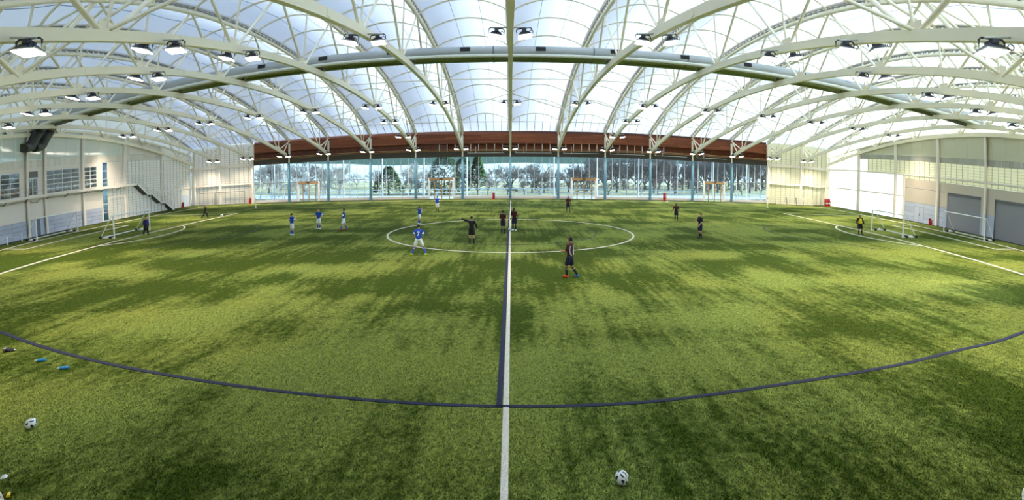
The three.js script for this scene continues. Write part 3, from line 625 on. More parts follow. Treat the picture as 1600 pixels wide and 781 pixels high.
// ---------------------------------------------------------------- goals
function goal(label, x, back, d0, d1, h, rollers) {
  const t = thing('football_goal', label, 'goal', bow(x, 0, (d0 + d1) / 2), 'football goals');
  for (const d of [d0, d1]) {
    part(t, 'post', tube([[x, 0, d], [x, h, d]], 0.06, 10), M.goal);
    part(t, 'base_side', tube([[x, 0.06, d], [back, 0.06, d]], 0.05, 8), M.goal);
    part(t, 'stay', tube([[back, 0.06, d], [x + (back - x) * 0.12, h - 0.02, d]], 0.03, 6), M.goal);
    if (rollers) { for (const e of [0.25, 0.6, 0.95]) part(t, 'roller', tube([[x + (back - x) * e - 0.0, 0.12, d - 0.12], [x + (back - x) * e, 0.12, d + 0.12]], 0.12, 10), e === 0.6 ? M.goal : M.black); }
  }
  part(t, 'crossbar', tube([[x, h, d0 - 0.05], [x, h, (d0 + d1) / 2], [x, h, d1 + 0.05]], 0.06, 10), M.goal);
  part(t, 'base_back', tube([[back, 0.06, d0], [back, 0.06, d1]], 0.05, 8), M.goal);
}
goal('white portable goal on rollers guarded by the player in purple, left half', -37.2, -39.6, 35.5, 41.6, 2.14, true);
goal('white goal standing on the goal line before the left wall', -51.9, -54.8, 34.6, 42.2, 2.44, true);
goal('white portable goal on rollers behind the player in the yellow bib', 37.2, 39.5, 36.1, 41.5, 2.14, true);
goal('white goal in front of the grey roller shutters', 51.7, 54.4, 34.4, 41.9, 2.44, true);
{ // goal frames folded flat against the far wall, low hurdles in the right corner
  const t = thing('folded_goal_frame', 'white goal frame leaning flat against the translucent left corner', 'goal', bow(-50, 0, 77));
  for (const x of [-55.1, -51.2, -44.8]) part(t, 'post', tube([[x, 0, 76.7], [x, 2.15, 76.95]], 0.05, 6), x < -52 ? M.goal : M.frameDark);
  part(t, 'crossbar', tube(range(-55.1, -44.8, 6).map((x) => [x, 2.17, 76.95]), 0.05, 6), M.frameDark);
  const u = thing('training_frame', 'row of pale low folding frames in the translucent right corner', 'training frame', bow(48.5, 0, 77));
  for (const x of [44.6, 46.8, 48.9, 50.6, 52.6]) part(u, 'leg', tube([[x, 0, 76.4], [x, 1.25, 76.7]], x > 46 && x < 50 ? 0.07 : 0.04, 6), x > 46 && x < 50 ? M.frameDark : M.column);
  part(u, 'top_rail', tube(range(44.6, 52.6, 5).map((x) => [x, 1.25, 76.7]), 0.05, 6), M.column); part(u, 'bottom_rail', tube(range(44.6, 52.6, 5).map((x) => [x, 0.08, 76.4]), 0.05, 6), M.column);
  const r = thing('rope_barrier', 'short white post and rope barrier by the left wall', 'barrier', bow(-55.5, 0, 33));
  const posts = [[-55.2, 28.4], [-55.4, 31.4], [-55.7, 34.2]];
  for (const [x, d] of posts) part(r, 'post', tube([[x, 0, d], [x, 0.95, d]], 0.045, 8), M.goal);
  for (let i = 0; i < 2; i++) part(r, 'rope', tube(range(0, 1, 8).map((s) => [posts[i][0], 0.9 - 0.3 * 4 * s * (1 - s) * 0.5 - 0.05, posts[i][1] + (posts[i + 1][1] - posts[i][1]) * s]), 0.015, 4), M.goal);
  for (const [s, x, d] of [['left', -36.71, 66.4], ['right', 37.83, 67.6]]) {
    const f = thing('marker_pole', `slim white pole standing on the turf before the ${s} end of the glass`, 'pole', bow(x, 0, d));
    part(f, 'shaft', tube([[x, 0, d], [x, 1.25, d]], 0.035, 6), M.goal); part(f, 'base', tube([[x, 0, d], [x, 0.06, d]], 0.14, 10), M.goal); part(f, 'cap', tube([[x, 1.25, d], [x, 1.42, d]], 0.04, 6), M.red);
  }
}
// fire extinguishers
function extinguisher(label, X, D, tall, twin) {
  const s = scaleAt(X, D) * tall, t = thing('fire_extinguisher', label, 'fire extinguisher', bow(X, 0, D), 'red fire extinguishers along the walls'); t.scale.setScalar(s);
  for (const x of twin ? [-0.16, 0.16] : [0]) {
    local(t, 'cylinder', new THREE.LatheGeometry([[0, 0], [0.125, 0], [0.135, 0.03], [0.135, 0.58], [0.11, 0.68], [0.045, 0.73], [0.045, 0.78], [0, 0.78]].map(([r, y]) => new THREE.Vector2(r, y)), 14).translate(x, 0, 0), M.red);
    local(t, 'valve', new THREE.BoxGeometry(0.07, 0.06, 0.2).translate(x, 0.81, 0.04), M.black);
    local(t, 'hose', rod([V(x + 0.05, 0.78, 0), V(x + 0.17, 0.7, 0), V(x + 0.17, 0.25, 0.02)], 0.022, 5), M.black);
    local(t, 'label_band', new THREE.CylinderGeometry(0.137, 0.137, 0.16, 14, 1, true).translate(x, 0.4, 0), twin ? M.white : M.red);
  }
  local(t, 'stand', new THREE.BoxGeometry(twin ? 0.75 : 0.4, 0.05, 0.3).translate(0, -0.0, 0), M.red); local(t, 'stand_back', new RoundedBoxGeometry(twin ? 0.75 : 0.36, 0.95, 0.04, 2, 0.01).translate(0, 0.5, -0.16), M.red);
}
extinguisher('red fire extinguisher stand by the exit door on the left', -56.6, 73.3, 1.0, false);
extinguisher('red fire extinguisher at the left end of the glass wall', -43.5, 76.4, 1.0, false);
extinguisher('red fire extinguisher before the glass, left of the halfway line', -2.5, 76.5, 1.0, false);
extinguisher('red fire extinguisher before the glass, near the right players', 23.9, 76.6, 1.2, false);
extinguisher('pair of red fire extinguishers against the bright right corner wall', 56.2, 76.2, 1.35, true);
extinguisher('red fire extinguisher at the foot of the column beside the grey double door', 56.6, 48.7, 0.95, false);

// ---------------------------------------------------------------- footballs
const ballTex = (() => { // white ball printed with dark swooping blades and blue patches
  const c = document.createElement('canvas'); c.width = 512; c.height = 256; const g = c.getContext('2d'); g.fillStyle = '#f1f2f0'; g.fillRect(0, 0, 512, 256);
  const blade = (x, y, a, s, col) => { g.save(); g.translate(x, y); g.rotate(a); g.scale(s, s); g.fillStyle = col; g.beginPath(); g.moveTo(-30, 6); g.bezierCurveTo(-10, -22, 16, -20, 32, -4); g.bezierCurveTo(20, 2, 12, 12, -4, 14); g.bezierCurveTo(-14, 14, -22, 12, -30, 6); g.fill(); g.restore(); };
  for (let i = 0; i < 5; i++) for (let j = 0; j < 3; j++) { const x = 50 + i * 102 + (j % 2) * 50, y = 46 + j * 80; blade(x, y, i * 1.1 + j * 2, 1.35, '#14161f'); if ((i + j) % 2) blade(x + 34, y + 26, i + 2.2, 0.8, '#2f74b5'); }
  g.strokeStyle = '#b9bcc0'; g.lineWidth = 1.5; for (let i = 0; i < 6; i++) { g.beginPath(); g.moveTo(i * 85, 0); g.bezierCurveTo(i * 85 + 40, 80, i * 85 - 40, 170, i * 85 + 10, 256); g.stroke(); }
  const t = new THREE.CanvasTexture(c); t.colorSpace = THREE.SRGBColorSpace; return t; })();
const ballMat = new THREE.MeshPhysicalMaterial({ map: ballTex, roughness: 0.4, clearcoat: 0.3 });
function ball(label, p, s, turn) {
  const t = thing('football', label, 'football', p, 'footballs'); t.scale.setScalar(s);
  const g = new THREE.SphereGeometry(0.11, 28, 20), q = g.attributes.position, v = V(); // panel seams pressed in a little
  for (let i = 0; i < q.count; i++) { v.fromBufferAttribute(q, i).normalize(); const k = Math.abs(Math.sin(3 * Math.atan2(v.z, v.x) + 2 * v.y)); v.multiplyScalar(0.11 - 0.002 * Math.max(0, 1 - k * 6)); q.setXYZ(i, v.x, v.y, v.z); }
  g.computeVertexNormals();
  const skin = local(t, 'skin', g, ballMat); skin.position.y = 0.11; skin.rotation.set(...turn);
  const valve = local(skin, 'valve', new THREE.SphereGeometry(0.008, 6, 5).translate(0, 0.108, 0), M.black);
}
ball('white football with dark blades lying in the near left turf', V(-8.99, 0, -9.61), 0.85, [0.5, 1.2, 0.2]);
ball('white football with dark and blue blades, nearest the camera', V(1.72, 0, -7.91), 0.97, [0.9, 2.6, 0.5]);
ball('white football on the centre spot at the feet of two maroon players', bow(-0.05, 0, 38.7), 1.15, [0, 0, 0]);
ball('white football on the penalty box line beside the walking man in black', bow(-35.3, 0, 54.4), 1.2, [1, 0, 0]);
ball('white football lying near the glass wall on the right', bow(22.5, 0, 70.6), 1.3, [0, 1, 0]);

// ---------------------------------------------------------------- bottles and small things on the near left turf
const bottleBlue = mat({ color: C('#2f8fd0'), roughness: 0.3 }), bottleYellow = mat({ color: C('#e8c21c'), roughness: 0.4 }), bottleCream = mat({ color: C('#e6e2a8'), roughness: 0.4 });
function bottle(label, p, turn, body, cap, s = 1) {
  const t = thing('drinks_bottle', label, 'bottle', p, 'drinks bottles on the turf'); t.scale.setScalar(s); t.rotation.y = turn;
  const b = local(t, 'body', new THREE.LatheGeometry([[0, 0], [0.034, 0], [0.038, 0.01], [0.038, 0.075], [0.034, 0.09], [0.038, 0.105], [0.038, 0.16], [0.03, 0.175], [0, 0.176]].map(([r, y]) => new THREE.Vector2(r, y)), 16), body);
  b.rotation.z = Math.PI / 2; b.position.set(0.1, 0.038, 0);
  local(b, 'shoulder', new THREE.CylinderGeometry(0.03, 0.037, 0.022, 14).translate(0, 0.186, 0), M.white); local(b, 'cap', new THREE.CylinderGeometry(0.014, 0.024, 0.04, 12).translate(0, 0.216, 0), cap);
}
bottle('blue drinks bottle on its side, the left of two', V(-11.80, 0, -12.89), 0.25, bottleBlue, bottleCream, 1.0);
bottle('blue drinks bottle on its side, the right of two', V(-10.81, 0, -12.40), 0.28, bottleBlue, bottleCream, 1.0);
bottle('small bottle with yellow caps at the bottom left corner', V(-7.47, 0, -7.63), -0.9, bottleYellow, bottleYellow, 0.62);
{ const t = thing('goalkeeper_glove', 'black glove with white patch lying at the left edge', 'glove', V(-13.35, 0, -13.60));
  const blob = (x, y, z, sx, sy, sz) => new THREE.SphereGeometry(1, 12, 8).scale(sx, sy, sz).translate(x, y, z);
  local(t, 'palm', [blob(0, 0.05, 0, 0.085, 0.05, 0.07), blob(-0.05, 0.06, -0.02, 0.05, 0.05, 0.05)], M.black); for (let i = 0; i < 4; i++) local(t, 'finger', rod([V(0.03, 0.05, -0.05 + i * 0.033), V(0.13, 0.035, -0.065 + i * 0.04), V(0.17, 0.02, -0.05 + i * 0.035)], 0.018, 6), M.black);
  local(t, 'thumb', rod([V(-0.02, 0.05, 0.05), V(0.03, 0.03, 0.11)], 0.02, 6), M.black); local(t, 'cuff_patch', blob(-0.04, 0.085, 0.02, 0.045, 0.025, 0.03), M.white); local(t, 'finger_tip', blob(0.17, 0.035, -0.03, 0.025, 0.018, 0.018), M.white);
  const u = thing('marker_disc', 'tiny white marker disc at the bottom left edge', 'marker', V(-7.99, 0, -8.09)); local(u, 'disc', new THREE.LatheGeometry([[0.014, 0.045], [0.02, 0.045], [0.05, 0.004], [0.05, 0], [0.014, 0.04]].map(([r, y]) => new THREE.Vector2(r, y)), 16), M.white); }

// ---------------------------------------------------------------- people: bodies and clothes meshed from smooth distance fields
function meshField(f, lo, hi, cell) {
  const n = [0, 1, 2].map((i) => Math.ceil((hi[i] - lo[i]) / cell) + 1), [nx, ny, nz] = n, F = new Float32Array(nx * ny * nz);
  for (let k = 0, q = 0; k < nz; k++) for (let j = 0; j < ny; j++) for (let i = 0; i < nx; i++) F[q++] = f(lo[0] + i * cell, lo[1] + j * cell, lo[2] + k * cell);
  const at = new Int32Array(nx * ny * nz).fill(-1), pos = [], idx = [], sx = 1, sy = nx, sz = nx * ny, corner = [0, sx, sy, sx + sy, sz, sx + sz, sy + sz, sx + sy + sz];
  const edges = [[0, 1], [2, 3], [4, 5], [6, 7], [0, 2], [1, 3], [4, 6], [5, 7], [0, 4], [1, 5], [2, 6], [3, 7]];
  for (let k = 0; k < nz - 1; k++) for (let j = 0; j < ny - 1; j++) for (let i = 0; i < nx - 1; i++) {
    const o = i + j * sy + k * sz; let x = 0, y = 0, z = 0, c = 0;
    for (const [a, b] of edges) { const fa = F[o + corner[a]], fb = F[o + corner[b]]; if ((fa < 0) === (fb < 0)) continue; const t = fa / (fa - fb); c++; x += (a & 1) + ((b & 1) - (a & 1)) * t; y += ((a >> 1) & 1) + (((b >> 1) & 1) - ((a >> 1) & 1)) * t; z += (a >> 2) + ((b >> 2) - (a >> 2)) * t; }
    if (c) { at[o] = pos.length / 3; pos.push(lo[0] + (i + x / c) * cell, lo[1] + (j + y / c) * cell, lo[2] + (k + z / c) * cell); }
  }
  const quad = (a, b, c, d, flip) => { if (a < 0 || b < 0 || c < 0 || d < 0) return; flip ? idx.push(a, c, b, a, d, c) : idx.push(a, b, c, a, c, d); };
  for (let k = 1; k < nz - 1; k++) for (let j = 1; j < ny - 1; j++) for (let i = 1; i < nx - 1; i++) {
    const o = i + j * sy + k * sz, s = F[o] < 0;
    if (s !== F[o + sx] < 0) quad(at[o - sy - sz], at[o - sz], at[o], at[o - sy], !s);
    if (s !== F[o + sy] < 0) quad(at[o - sx - sz], at[o - sx], at[o], at[o - sz], !s);
    if (s !== F[o + sz] < 0) quad(at[o - sx - sy], at[o - sy], at[o], at[o - sx], !s);
  }
  const g = new THREE.BufferGeometry(); g.setAttribute('position', new THREE.Float32BufferAttribute(pos, 3)); g.setIndex(idx); g.computeVertexNormals(); return g;
}
const capsule = (x, y, z, [a, b, ra, rb]) => {
  const ux = b[0] - a[0], uy = b[1] - a[1], uz = b[2] - a[2], px_ = x - a[0], py = y - a[1], pz = z - a[2], l = ux * ux + uy * uy + uz * uz, t = Math.min(1, Math.max(0, (px_ * ux + py * uy + pz * uz) / l));
  return Math.hypot(px_ - ux * t, py - uy * t, pz - uz * t) - (ra + (rb - ra) * t);
};
const ellipsoid = (x, y, z, [c, r]) => { const a = (x - c[0]) / r[0], b = (y - c[1]) / r[1], d = (z - c[2]) / r[2], k = Math.hypot(a, b, d); return (k - 1) * Math.min(r[0], r[1], r[2]); };
const smin = (a, b, k) => { const h = Math.max(k - Math.abs(a - b), 0) / k; return Math.min(a, b) - h * h * k / 4; };
const union = (list, k) => (x, y, z) => { let d = 1e3; for (const e of list) d = smin(d, e.length === 4 ? capsule(x, y, z, e) : ellipsoid(x, y, z, e), k); return d; };
const mix = (a, b, t) => a.map((v, i) => v + (b[i] - v) * t);
const bounds = (list, pad) => { const lo = [9, 9, 9], hi = [-9, -9, -9]; for (const e of list) for (const [p, r] of e.length === 4 ? [[e[0], [e[2], e[2], e[2]]], [e[1], [e[3], e[3], e[3]]]] : [[e[0], e[1]]]) for (let i = 0; i < 3; i++) { lo[i] = Math.min(lo[i], p[i] - r[i] - pad); hi[i] = Math.max(hi[i], p[i] + r[i] + pad); } return [lo, hi]; };
const skinned = (list, k, cell, cut) => { const f = union(list, k), [lo, hi] = bounds(list, 0.05); return meshField(cut ? (x, y, z) => Math.max(f(x, y, z), cut(x, y, z)) : f, lo, hi, cell); };
const cloth = (hex, r = 0.85) => mat({ color: C(hex), roughness: r });
const skinTone = { light: cloth('#d8a48a', 0.6), tan: cloth('#b98262', 0.6), dark: cloth('#5a3a28', 0.6) };
const K = { blue: cloth('#1d49b5'), royal: cloth('#2450c0'), white: cloth('#eef0f4'), black: cloth('#15151a'), maroon: cloth('#45141f'), navy: cloth('#1a1f3a'), purple: cloth('#2c2466'), yellow: cloth('#e2c81c'), lime: cloth('#b8d42a'), orange: cloth('#e8502a'), sky: cloth('#3f7fc4'), red: cloth('#b0323a'), charcoal: cloth('#1b1d22') };
const hairs = { black: cloth('#17120f'), brown: cloth('#3a281c'), ginger: cloth('#8a4a2a') };
const font = await new FontLoader().loadAsync('fonts/droid/droid_sans_bold.typeface.json');
function hand(w, e, side, curl) { // wrist, elbow: a palm, four fingers and a thumb
  const dir = V(...w).sub(V(...e)).normalize(), fwd = V(0, 0, 1).addScaledVector(dir, -dir.z).normalize(); if (fwd.lengthSq() < 0.5) fwd.set(0, 1, 0);
  const flat = V().crossVectors(dir, fwd).normalize().multiplyScalar(side), P = (a, b, c) => { const v = V(...w).addScaledVector(dir, a).addScaledVector(fwd, b).addScaledVector(flat, c); return [v.x, v.y, v.z]; };
  const b = [[P(-0.02, 0, 0), P(0.03, 0, 0), 0.026, 0.026], [P(0.025, 0.022, 0), P(0.085, 0.028, 0), 0.017, 0.014], [P(0.025, -0.018, 0), P(0.085, -0.028, 0), 0.017, 0.013], [P(0.025, 0, 0), P(0.088, 0, 0), 0.018, 0.014]];
  [[0.03, 0.066, 0.0095], [0.011, 0.075, 0.0098], [-0.01, 0.07, 0.0095], [-0.029, 0.055, 0.0085]].forEach(([o, l, r]) => { const k = P(0.085, o, 0), m = P(0.085 + l * 0.55, o * 1.08, -l * 0.35 * curl), t = P(0.085 + l * (1 - 0.35 * curl), o * 1.1, -l * curl); b.push([k, m, r, r * 0.95], [m, t, r * 0.95, r * 0.8]); });
  b.push([P(0.02, 0.026, -0.004), P(0.05, 0.05, -0.016), 0.013, 0.011], [P(0.05, 0.05, -0.016), P(0.08, 0.058, -0.026 * curl - 0.008), 0.0105, 0.009]);
  return b;
}
function person(o) {
  const { at, tall, turn, label, skin = 'light', hair = 'black', lean = 0, sleeves = 'short', kit, pose = {} } = o;
  const t = thing('person', label, 'person', at, 'players and officials on the pitch'); t.rotation.y = turn; t.scale.setScalar(tall / 1.8);
  const J = { eL: [0.25, 1.17, -0.03], wL: [0.27, 0.92, 0.05], eR: [-0.25, 1.17, -0.03], wR: [-0.27, 0.92, 0.05], kL: [0.105, 0.5, 0.03], aL: [0.115, 0.085, -0.02], kR: [-0.105, 0.5, 0.03], aR: [-0.115, 0.085, -0.02], tL: [0.04, 0, 0.17], tR: [-0.04, 0, 0.17], ...pose };
  const tip = (p) => { const c = Math.cos(lean), s = Math.sin(lean), y = p[1] - 0.95, z = p[2]; return [p[0], 0.95 + y * c - z * s, y * s + z * c]; };
  const sL = tip([0.185, 1.43, 0]), sR = tip([-0.185, 1.43, 0]), eL = tip(J.eL), eR = tip(J.eR), wL = tip(J.wL), wR = tip(J.wR), neck = tip([0, 1.47, -0.01]), skull = tip([0, 1.665, 0.015]), hL = [0.09, 0.92, 0], hR = [-0.09, 0.92, 0];
  const chest = tip([0, 1.31, 0]), belly = tip([0, 1.08, 0.005]);
  // body, head and hands as one skin
  const bones = [[neck, tip([0, 1.58, 0.005]), 0.058, 0.055], [chest, [0.15, 0.19, 0.095]], [belly, [0.135, 0.2, 0.09]], [[0, 0.93, 0], [0.15, 0.12, 0.1]], [sL, sR, 0.055, 0.055],
    [sL, eL, 0.047, 0.038], [eL, wL, 0.038, 0.025], [sR, eR, 0.047, 0.038], [eR, wR, 0.038, 0.025], [hL, J.kL, 0.078, 0.052], [J.kL, mix(J.kL, J.aL, 0.35), 0.052, 0.054], [mix(J.kL, J.aL, 0.35), J.aL, 0.054, 0.033], [hR, J.kR, 0.078, 0.052], [J.kR, mix(J.kR, J.aR, 0.35), 0.052, 0.054], [mix(J.kR, J.aR, 0.35), J.aR, 0.054, 0.033],
    [J.aL, [J.aL[0] + J.tL[0] * 0.7, 0.04, J.aL[2] + J.tL[2] * 0.7], 0.032, 0.025], [J.aR, [J.aR[0] + J.tR[0] * 0.7, 0.04, J.aR[2] + J.tR[2] * 0.7], 0.032, 0.025]];
  const head = [[skull, [0.076, 0.108, 0.094]], [tip([0, 1.6, 0.045]), [0.052, 0.06, 0.055]], [tip([0, 1.655, 0.105]), tip([0, 1.628, 0.122]), 0.011, 0.015], [tip([0.079, 1.65, 0]), [0.014, 0.032, 0.02]], [tip([-0.079, 1.65, 0]), [0.014, 0.032, 0.02]], [tip([-0.03, 1.69, 0.095]), tip([0.03, 1.69, 0.095]), 0.012, 0.012], [tip([-0.02, 1.592, 0.094]), tip([0.02, 1.592, 0.094]), 0.009, 0.009]];
  const curl = o.curl ?? 0.55;
  local(t, 'body', [skinned(bones, 0.05, 0.02), skinned(head, 0.02, 0.011), skinned(hand(wL, eL, 1, curl), 0.008, 0.0065), skinned(hand(wR, eR, -1, curl), 0.008, 0.0065)].map((g) => { g.deleteAttribute('uv'); return g; }), skinTone[skin]);
  for (const s of [-1, 1]) local(t, 'eye', new THREE.SphereGeometry(0.011, 8, 6).translate(...tip([s * 0.03, 1.672, 0.098])), K.black);
  const top = [[tip([0, 1.7, -0.012]), [0.086, 0.092, 0.1]], [tip([0, 1.66, -0.03]), [0.082, 0.09, 0.085]]];
  if (hair) local(t, 'hair', skinned(top, 0.03, 0.013, (x, y, z) => { const q = [x, y - skull[1], z - skull[2]]; return Math.max(-(q[1] + 0.03 - Math.min(0.06, Math.max(0, q[2] * 0.9 + 0.02)) * 0), q[2] > 0.045 ? 0.062 - q[1] + (q[2] - 0.045) * 0.4 : -1); }), hairs[hair]);
  // shirt
  const full = sleeves === 'long', aL = full ? mix(eL, wL, 0.93) : mix(sL, eL, 0.86), aR = full ? mix(eR, wR, 0.93) : mix(sR, eR, 0.86);
  const arm = (s, e, a) => (full ? [[s, e, 0.071, 0.056], [e, a, 0.056, 0.042]] : [[s, a, 0.073, 0.068]]);
  const shirt = [[chest, [0.178, 0.2, 0.122]], [belly, [0.165, 0.21, 0.118]], [[0, 0.96, 0], [0.168, 0.11, 0.12]], [sL, sR, 0.073, 0.073], [tip([0, 1.46, -0.01]), tip([0, 1.5, -0.008]), 0.075, 0.066], ...arm(sL, eL, aL), ...arm(sR, eR, aR)];
  const sh = local(t, 'shirt', skinned(shirt, 0.045, 0.018, (x, y) => Math.max(0.87 - y, y - 2)), kit.shirt);
  if (kit.trim) for (const [s, e] of [[sL, eL], [sR, eR]]) local(sh, 'sleeve_badge', skinned([[mix(s, e, 0.55), mix(s, e, 0.68), 0.078, 0.076]], 0.01, 0.014), kit.trim);
  if (kit.collar) local(sh, 'collar', new THREE.TorusGeometry(0.068, 0.013, 6, 18).rotateX(Math.PI / 2).translate(...tip([0, 1.515, -0.005])), kit.collar);
  if (kit.yoke) for (const s of [-1, 1]) local(sh, 'shoulder_stripe', rod([V(...tip([s * 0.06, 1.525, -0.03])), V(...tip([s * 0.14, 1.512, -0.03])), V(...tip([s * 0.21, 1.485, -0.02]))], 0.016, 6), kit.yoke);
  if (kit.side) for (const s of [-1, 1]) local(sh, 'side_piping', rod([V(...tip([s * 0.15, 1.42, -0.085])), V(...tip([s * 0.185, 1.25, -0.075])), V(...tip([s * 0.17, 1.08, -0.09])), V(...tip([s * 0.1, 1.02, -0.12]))], 0.016, 6), kit.side);
  if (kit.bib) local(sh, 'bib', skinned([[chest, [0.186, 0.205, 0.132]], [belly, [0.175, 0.2, 0.128]], [tip([-0.1, 1.47, 0]), tip([0.1, 1.47, 0]), 0.055, 0.055]], 0.03, 0.018, (x, y) => Math.max(0.95 - y, Math.abs(x) - 0.155)), kit.bib);
  if (kit.number) { const g = new TextGeometry(kit.number, { font, size: 0.24, depth: 0.012, curveSegments: 4 }); g.computeBoundingBox(); const b = g.boundingBox; g.translate(-(b.min.x + b.max.x) / 2, 0, 0).rotateY(Math.PI).translate(0, 1.16, -0.118); local(sh, 'shirt_number', g, K.white); }
  // shorts or trousers, socks, boots
  const leg = (h, k, a) => (kit.trousers ? [[h, k, 0.1, 0.078], [k, mix(k, a, 0.9), 0.078, 0.06]] : [[h, mix(h, k, 0.72), 0.108, 0.108]]);
  local(t, kit.trousers ? 'trousers' : 'shorts', skinned([[[0, 0.94, 0], [0.168, 0.1, 0.122]], ...leg(hL, J.kL, J.aL), ...leg(hR, J.kR, J.aR)], 0.03, 0.018, (x, y) => y - 1.0), kit.shorts);
  for (const [k, a, toe, boot] of [[J.kL, J.aL, J.tL, kit.bootL ?? kit.boot], [J.kR, J.aR, J.tR, kit.bootR ?? kit.boot]]) {
    if (!kit.trousers) local(t, 'sock', skinned([[mix(k, a, 0.14), mix(k, a, 0.4), 0.059, 0.062], [mix(k, a, 0.4), a, 0.062, 0.043]], 0.02, 0.016, (x, y, z) => (x - mix(k, a, 0.12)[0]) * (k[0] - a[0]) + (y - mix(k, a, 0.12)[1]) * (k[1] - a[1]) + (z - mix(k, a, 0.12)[2]) * (k[2] - a[2])), kit.sock);
    const low = a[1] - 0.085, heel = [a[0] - toe[0] * 0.25, low + 0.045, a[2] - toe[2] * 0.25], end = [a[0] + toe[0], low + 0.035, a[2] + toe[2]];
    local(t, 'boot', skinned([[heel, mix(heel, end, 0.5), 0.045, 0.047], [mix(heel, end, 0.5), end, 0.047, 0.035], [a, mix(heel, end, 0.3), 0.048, 0.045]], 0.02, 0.014, (x, y) => low - y), boot);
  }
}
const PI = Math.PI, blueKit = (boot, extra) => ({ shirt: K.blue, shorts: K.white, sock: K.royal, boot, trim: K.white, ...extra }), maroonKit = (boot, extra) => ({ shirt: K.maroon, shorts: K.navy, sock: K.charcoal, boot, ...extra });
const stand = (X, D, m) => ({ at: bow(X, 0, D), tall: m });
person({ ...stand(-17.0, 36.8, 1.56), turn: PI * 0.8, label: 'player in blue shirt with a hand raised to his mouth, leftmost blue player', kit: blueKit(K.white), pose: { eR: [-0.27, 1.22, 0.12], wR: [-0.08, 1.5, 0.22], wL: [0.22, 0.95, 0.12] } });
person({ ...stand(-16.1, 40.5, 1.58), turn: -0.15, label: 'short-haired player in blue with hands on his hips', hair: 'ginger', kit: blueKit(K.white), pose: { eR: [-0.4, 1.2, -0.06], wR: [-0.17, 1.03, 0.06], eL: [0.4, 1.2, -0.08], wL: [0.17, 1.03, 0.04] } });
person({ ...stand(-13.5, 39.6, 1.66), turn: -PI * 0.42, label: 'player in blue walking left with both hands held in front', kit: blueKit(K.red), pose: { eR: [-0.24, 1.18, 0.1], wR: [-0.08, 1.12, 0.34], eL: [0.24, 1.18, 0.1], wL: [0.06, 1.13, 0.34], kL: [0.1, 0.5, 0.14], aL: [0.1, 0.1, 0.2], kR: [-0.1, 0.5, -0.06], aR: [-0.11, 0.11, -0.25] } });
person({ ...stand(-7.9, 43.6, 1.52), turn: PI * 0.75, lean: 0.06, label: 'player in blue touching his chin just behind the number 7 player', kit: blueKit(K.white), pose: { eR: [-0.24, 1.2, 0.14], wR: [-0.06, 1.47, 0.24], eL: [0.24, 1.2, 0.1], wL: [0.0, 1.2, 0.26] } });
person({ ...stand(-5.2, 28.1, 1.68), turn: PI, label: 'player in blue shirt number 7 standing astride with yellow boots', lean: 0.05, kit: blueKit(K.lime, { number: '7' }), pose: { kL: [0.24, 0.5, 0.1], aL: [0.42, 0.085, -0.03], kR: [-0.24, 0.5, 0.1], aR: [-0.42, 0.085, -0.03], tL: [0.12, 0, 0.13], tR: [-0.12, 0, 0.13], eL: [0.29, 1.2, 0.02], wL: [0.22, 1.02, 0.2], eR: [-0.29, 1.2, 0.02], wR: [-0.22, 1.02, 0.2] } });
person({ ...stand(-8.0, 55.3, 1.73), turn: PI * 0.95, label: 'player in blue and white standing far off near the glass doors', kit: { ...blueKit(K.black), sock: K.black } });
person({ ...stand(-2.5, 32.5, 1.74), turn: PI * 0.97, sleeves: 'long', label: 'referee in black pointing with his left arm raised', kit: { shirt: K.black, shorts: K.black, sock: K.charcoal, boot: K.black, collar: K.white }, pose: { eL: [0.44, 1.5, 0.02], wL: [0.68, 1.62, 0.02], eR: [-0.3, 1.2, -0.02], wR: [-0.37, 0.97, 0.04], kL: [0.12, 0.5, 0.03], aL: [0.13, 0.085, 0.02], kR: [-0.13, 0.5, 0.03], aR: [-0.15, 0.085, -0.03] }, curl: 0.25 });
person({ ...stand(-0.55, 37.5, 1.68), turn: PI * 0.85, label: 'player in maroon with white shoulders left of the halfway line', skin: 'tan', kit: maroonKit(K.black, { yoke: K.white }) });
person({ ...stand(0.3, 39.0, 1.76), turn: -0.5, lean: 0.12, label: 'dark-skinned player in maroon on the halfway line, looking at the ball', skin: 'dark', kit: maroonKit(K.white, { trim: K.red }), pose: { eR: [-0.26, 1.2, 0.02], wR: [-0.2, 1.0, 0.2] } });
person({ ...stand(6.3, 55.3, 1.73), turn: PI * 0.9, label: 'player in dark kit far off near the right centre glass doors', skin: 'dark', kit: maroonKit(K.black), pose: { kL: [0.13, 0.5, 0.03], aL: [0.19, 0.085, 0], kR: [-0.13, 0.5, 0.03], aR: [-0.19, 0.085, 0] } });
person({ ...stand(2.7, 22.2, 1.8), turn: -PI * 0.68, label: 'player in maroon with white piping, nearest, in one orange and one blue boot', hair: 'black', skin: 'tan', kit: maroonKit(K.orange, { side: K.white, bootL: K.orange, bootR: K.sky }), pose: { eR: [-0.27, 1.2, 0.05], wR: [-0.16, 1.13, 0.28], eL: [0.25, 1.2, 0.06], wL: [0.1, 1.16, 0.3], kL: [0.1, 0.52, 0.14], aL: [0.12, 0.1, 0.1], kR: [-0.12, 0.5, -0.02], aR: [-0.17, 0.12, -0.28] } });
person({ ...stand(16.0, 47.2, 1.56), turn: -0.25, label: 'dark-skinned player in maroon standing on the far right half', skin: 'dark', kit: maroonKit(K.black, { sock: K.black }), pose: { eR: [-0.3, 1.2, 0], wR: [-0.42, 1.0, 0.1], wL: [0.12, 1.05, 0.2], eL: [0.28, 1.2, 0.02] } });
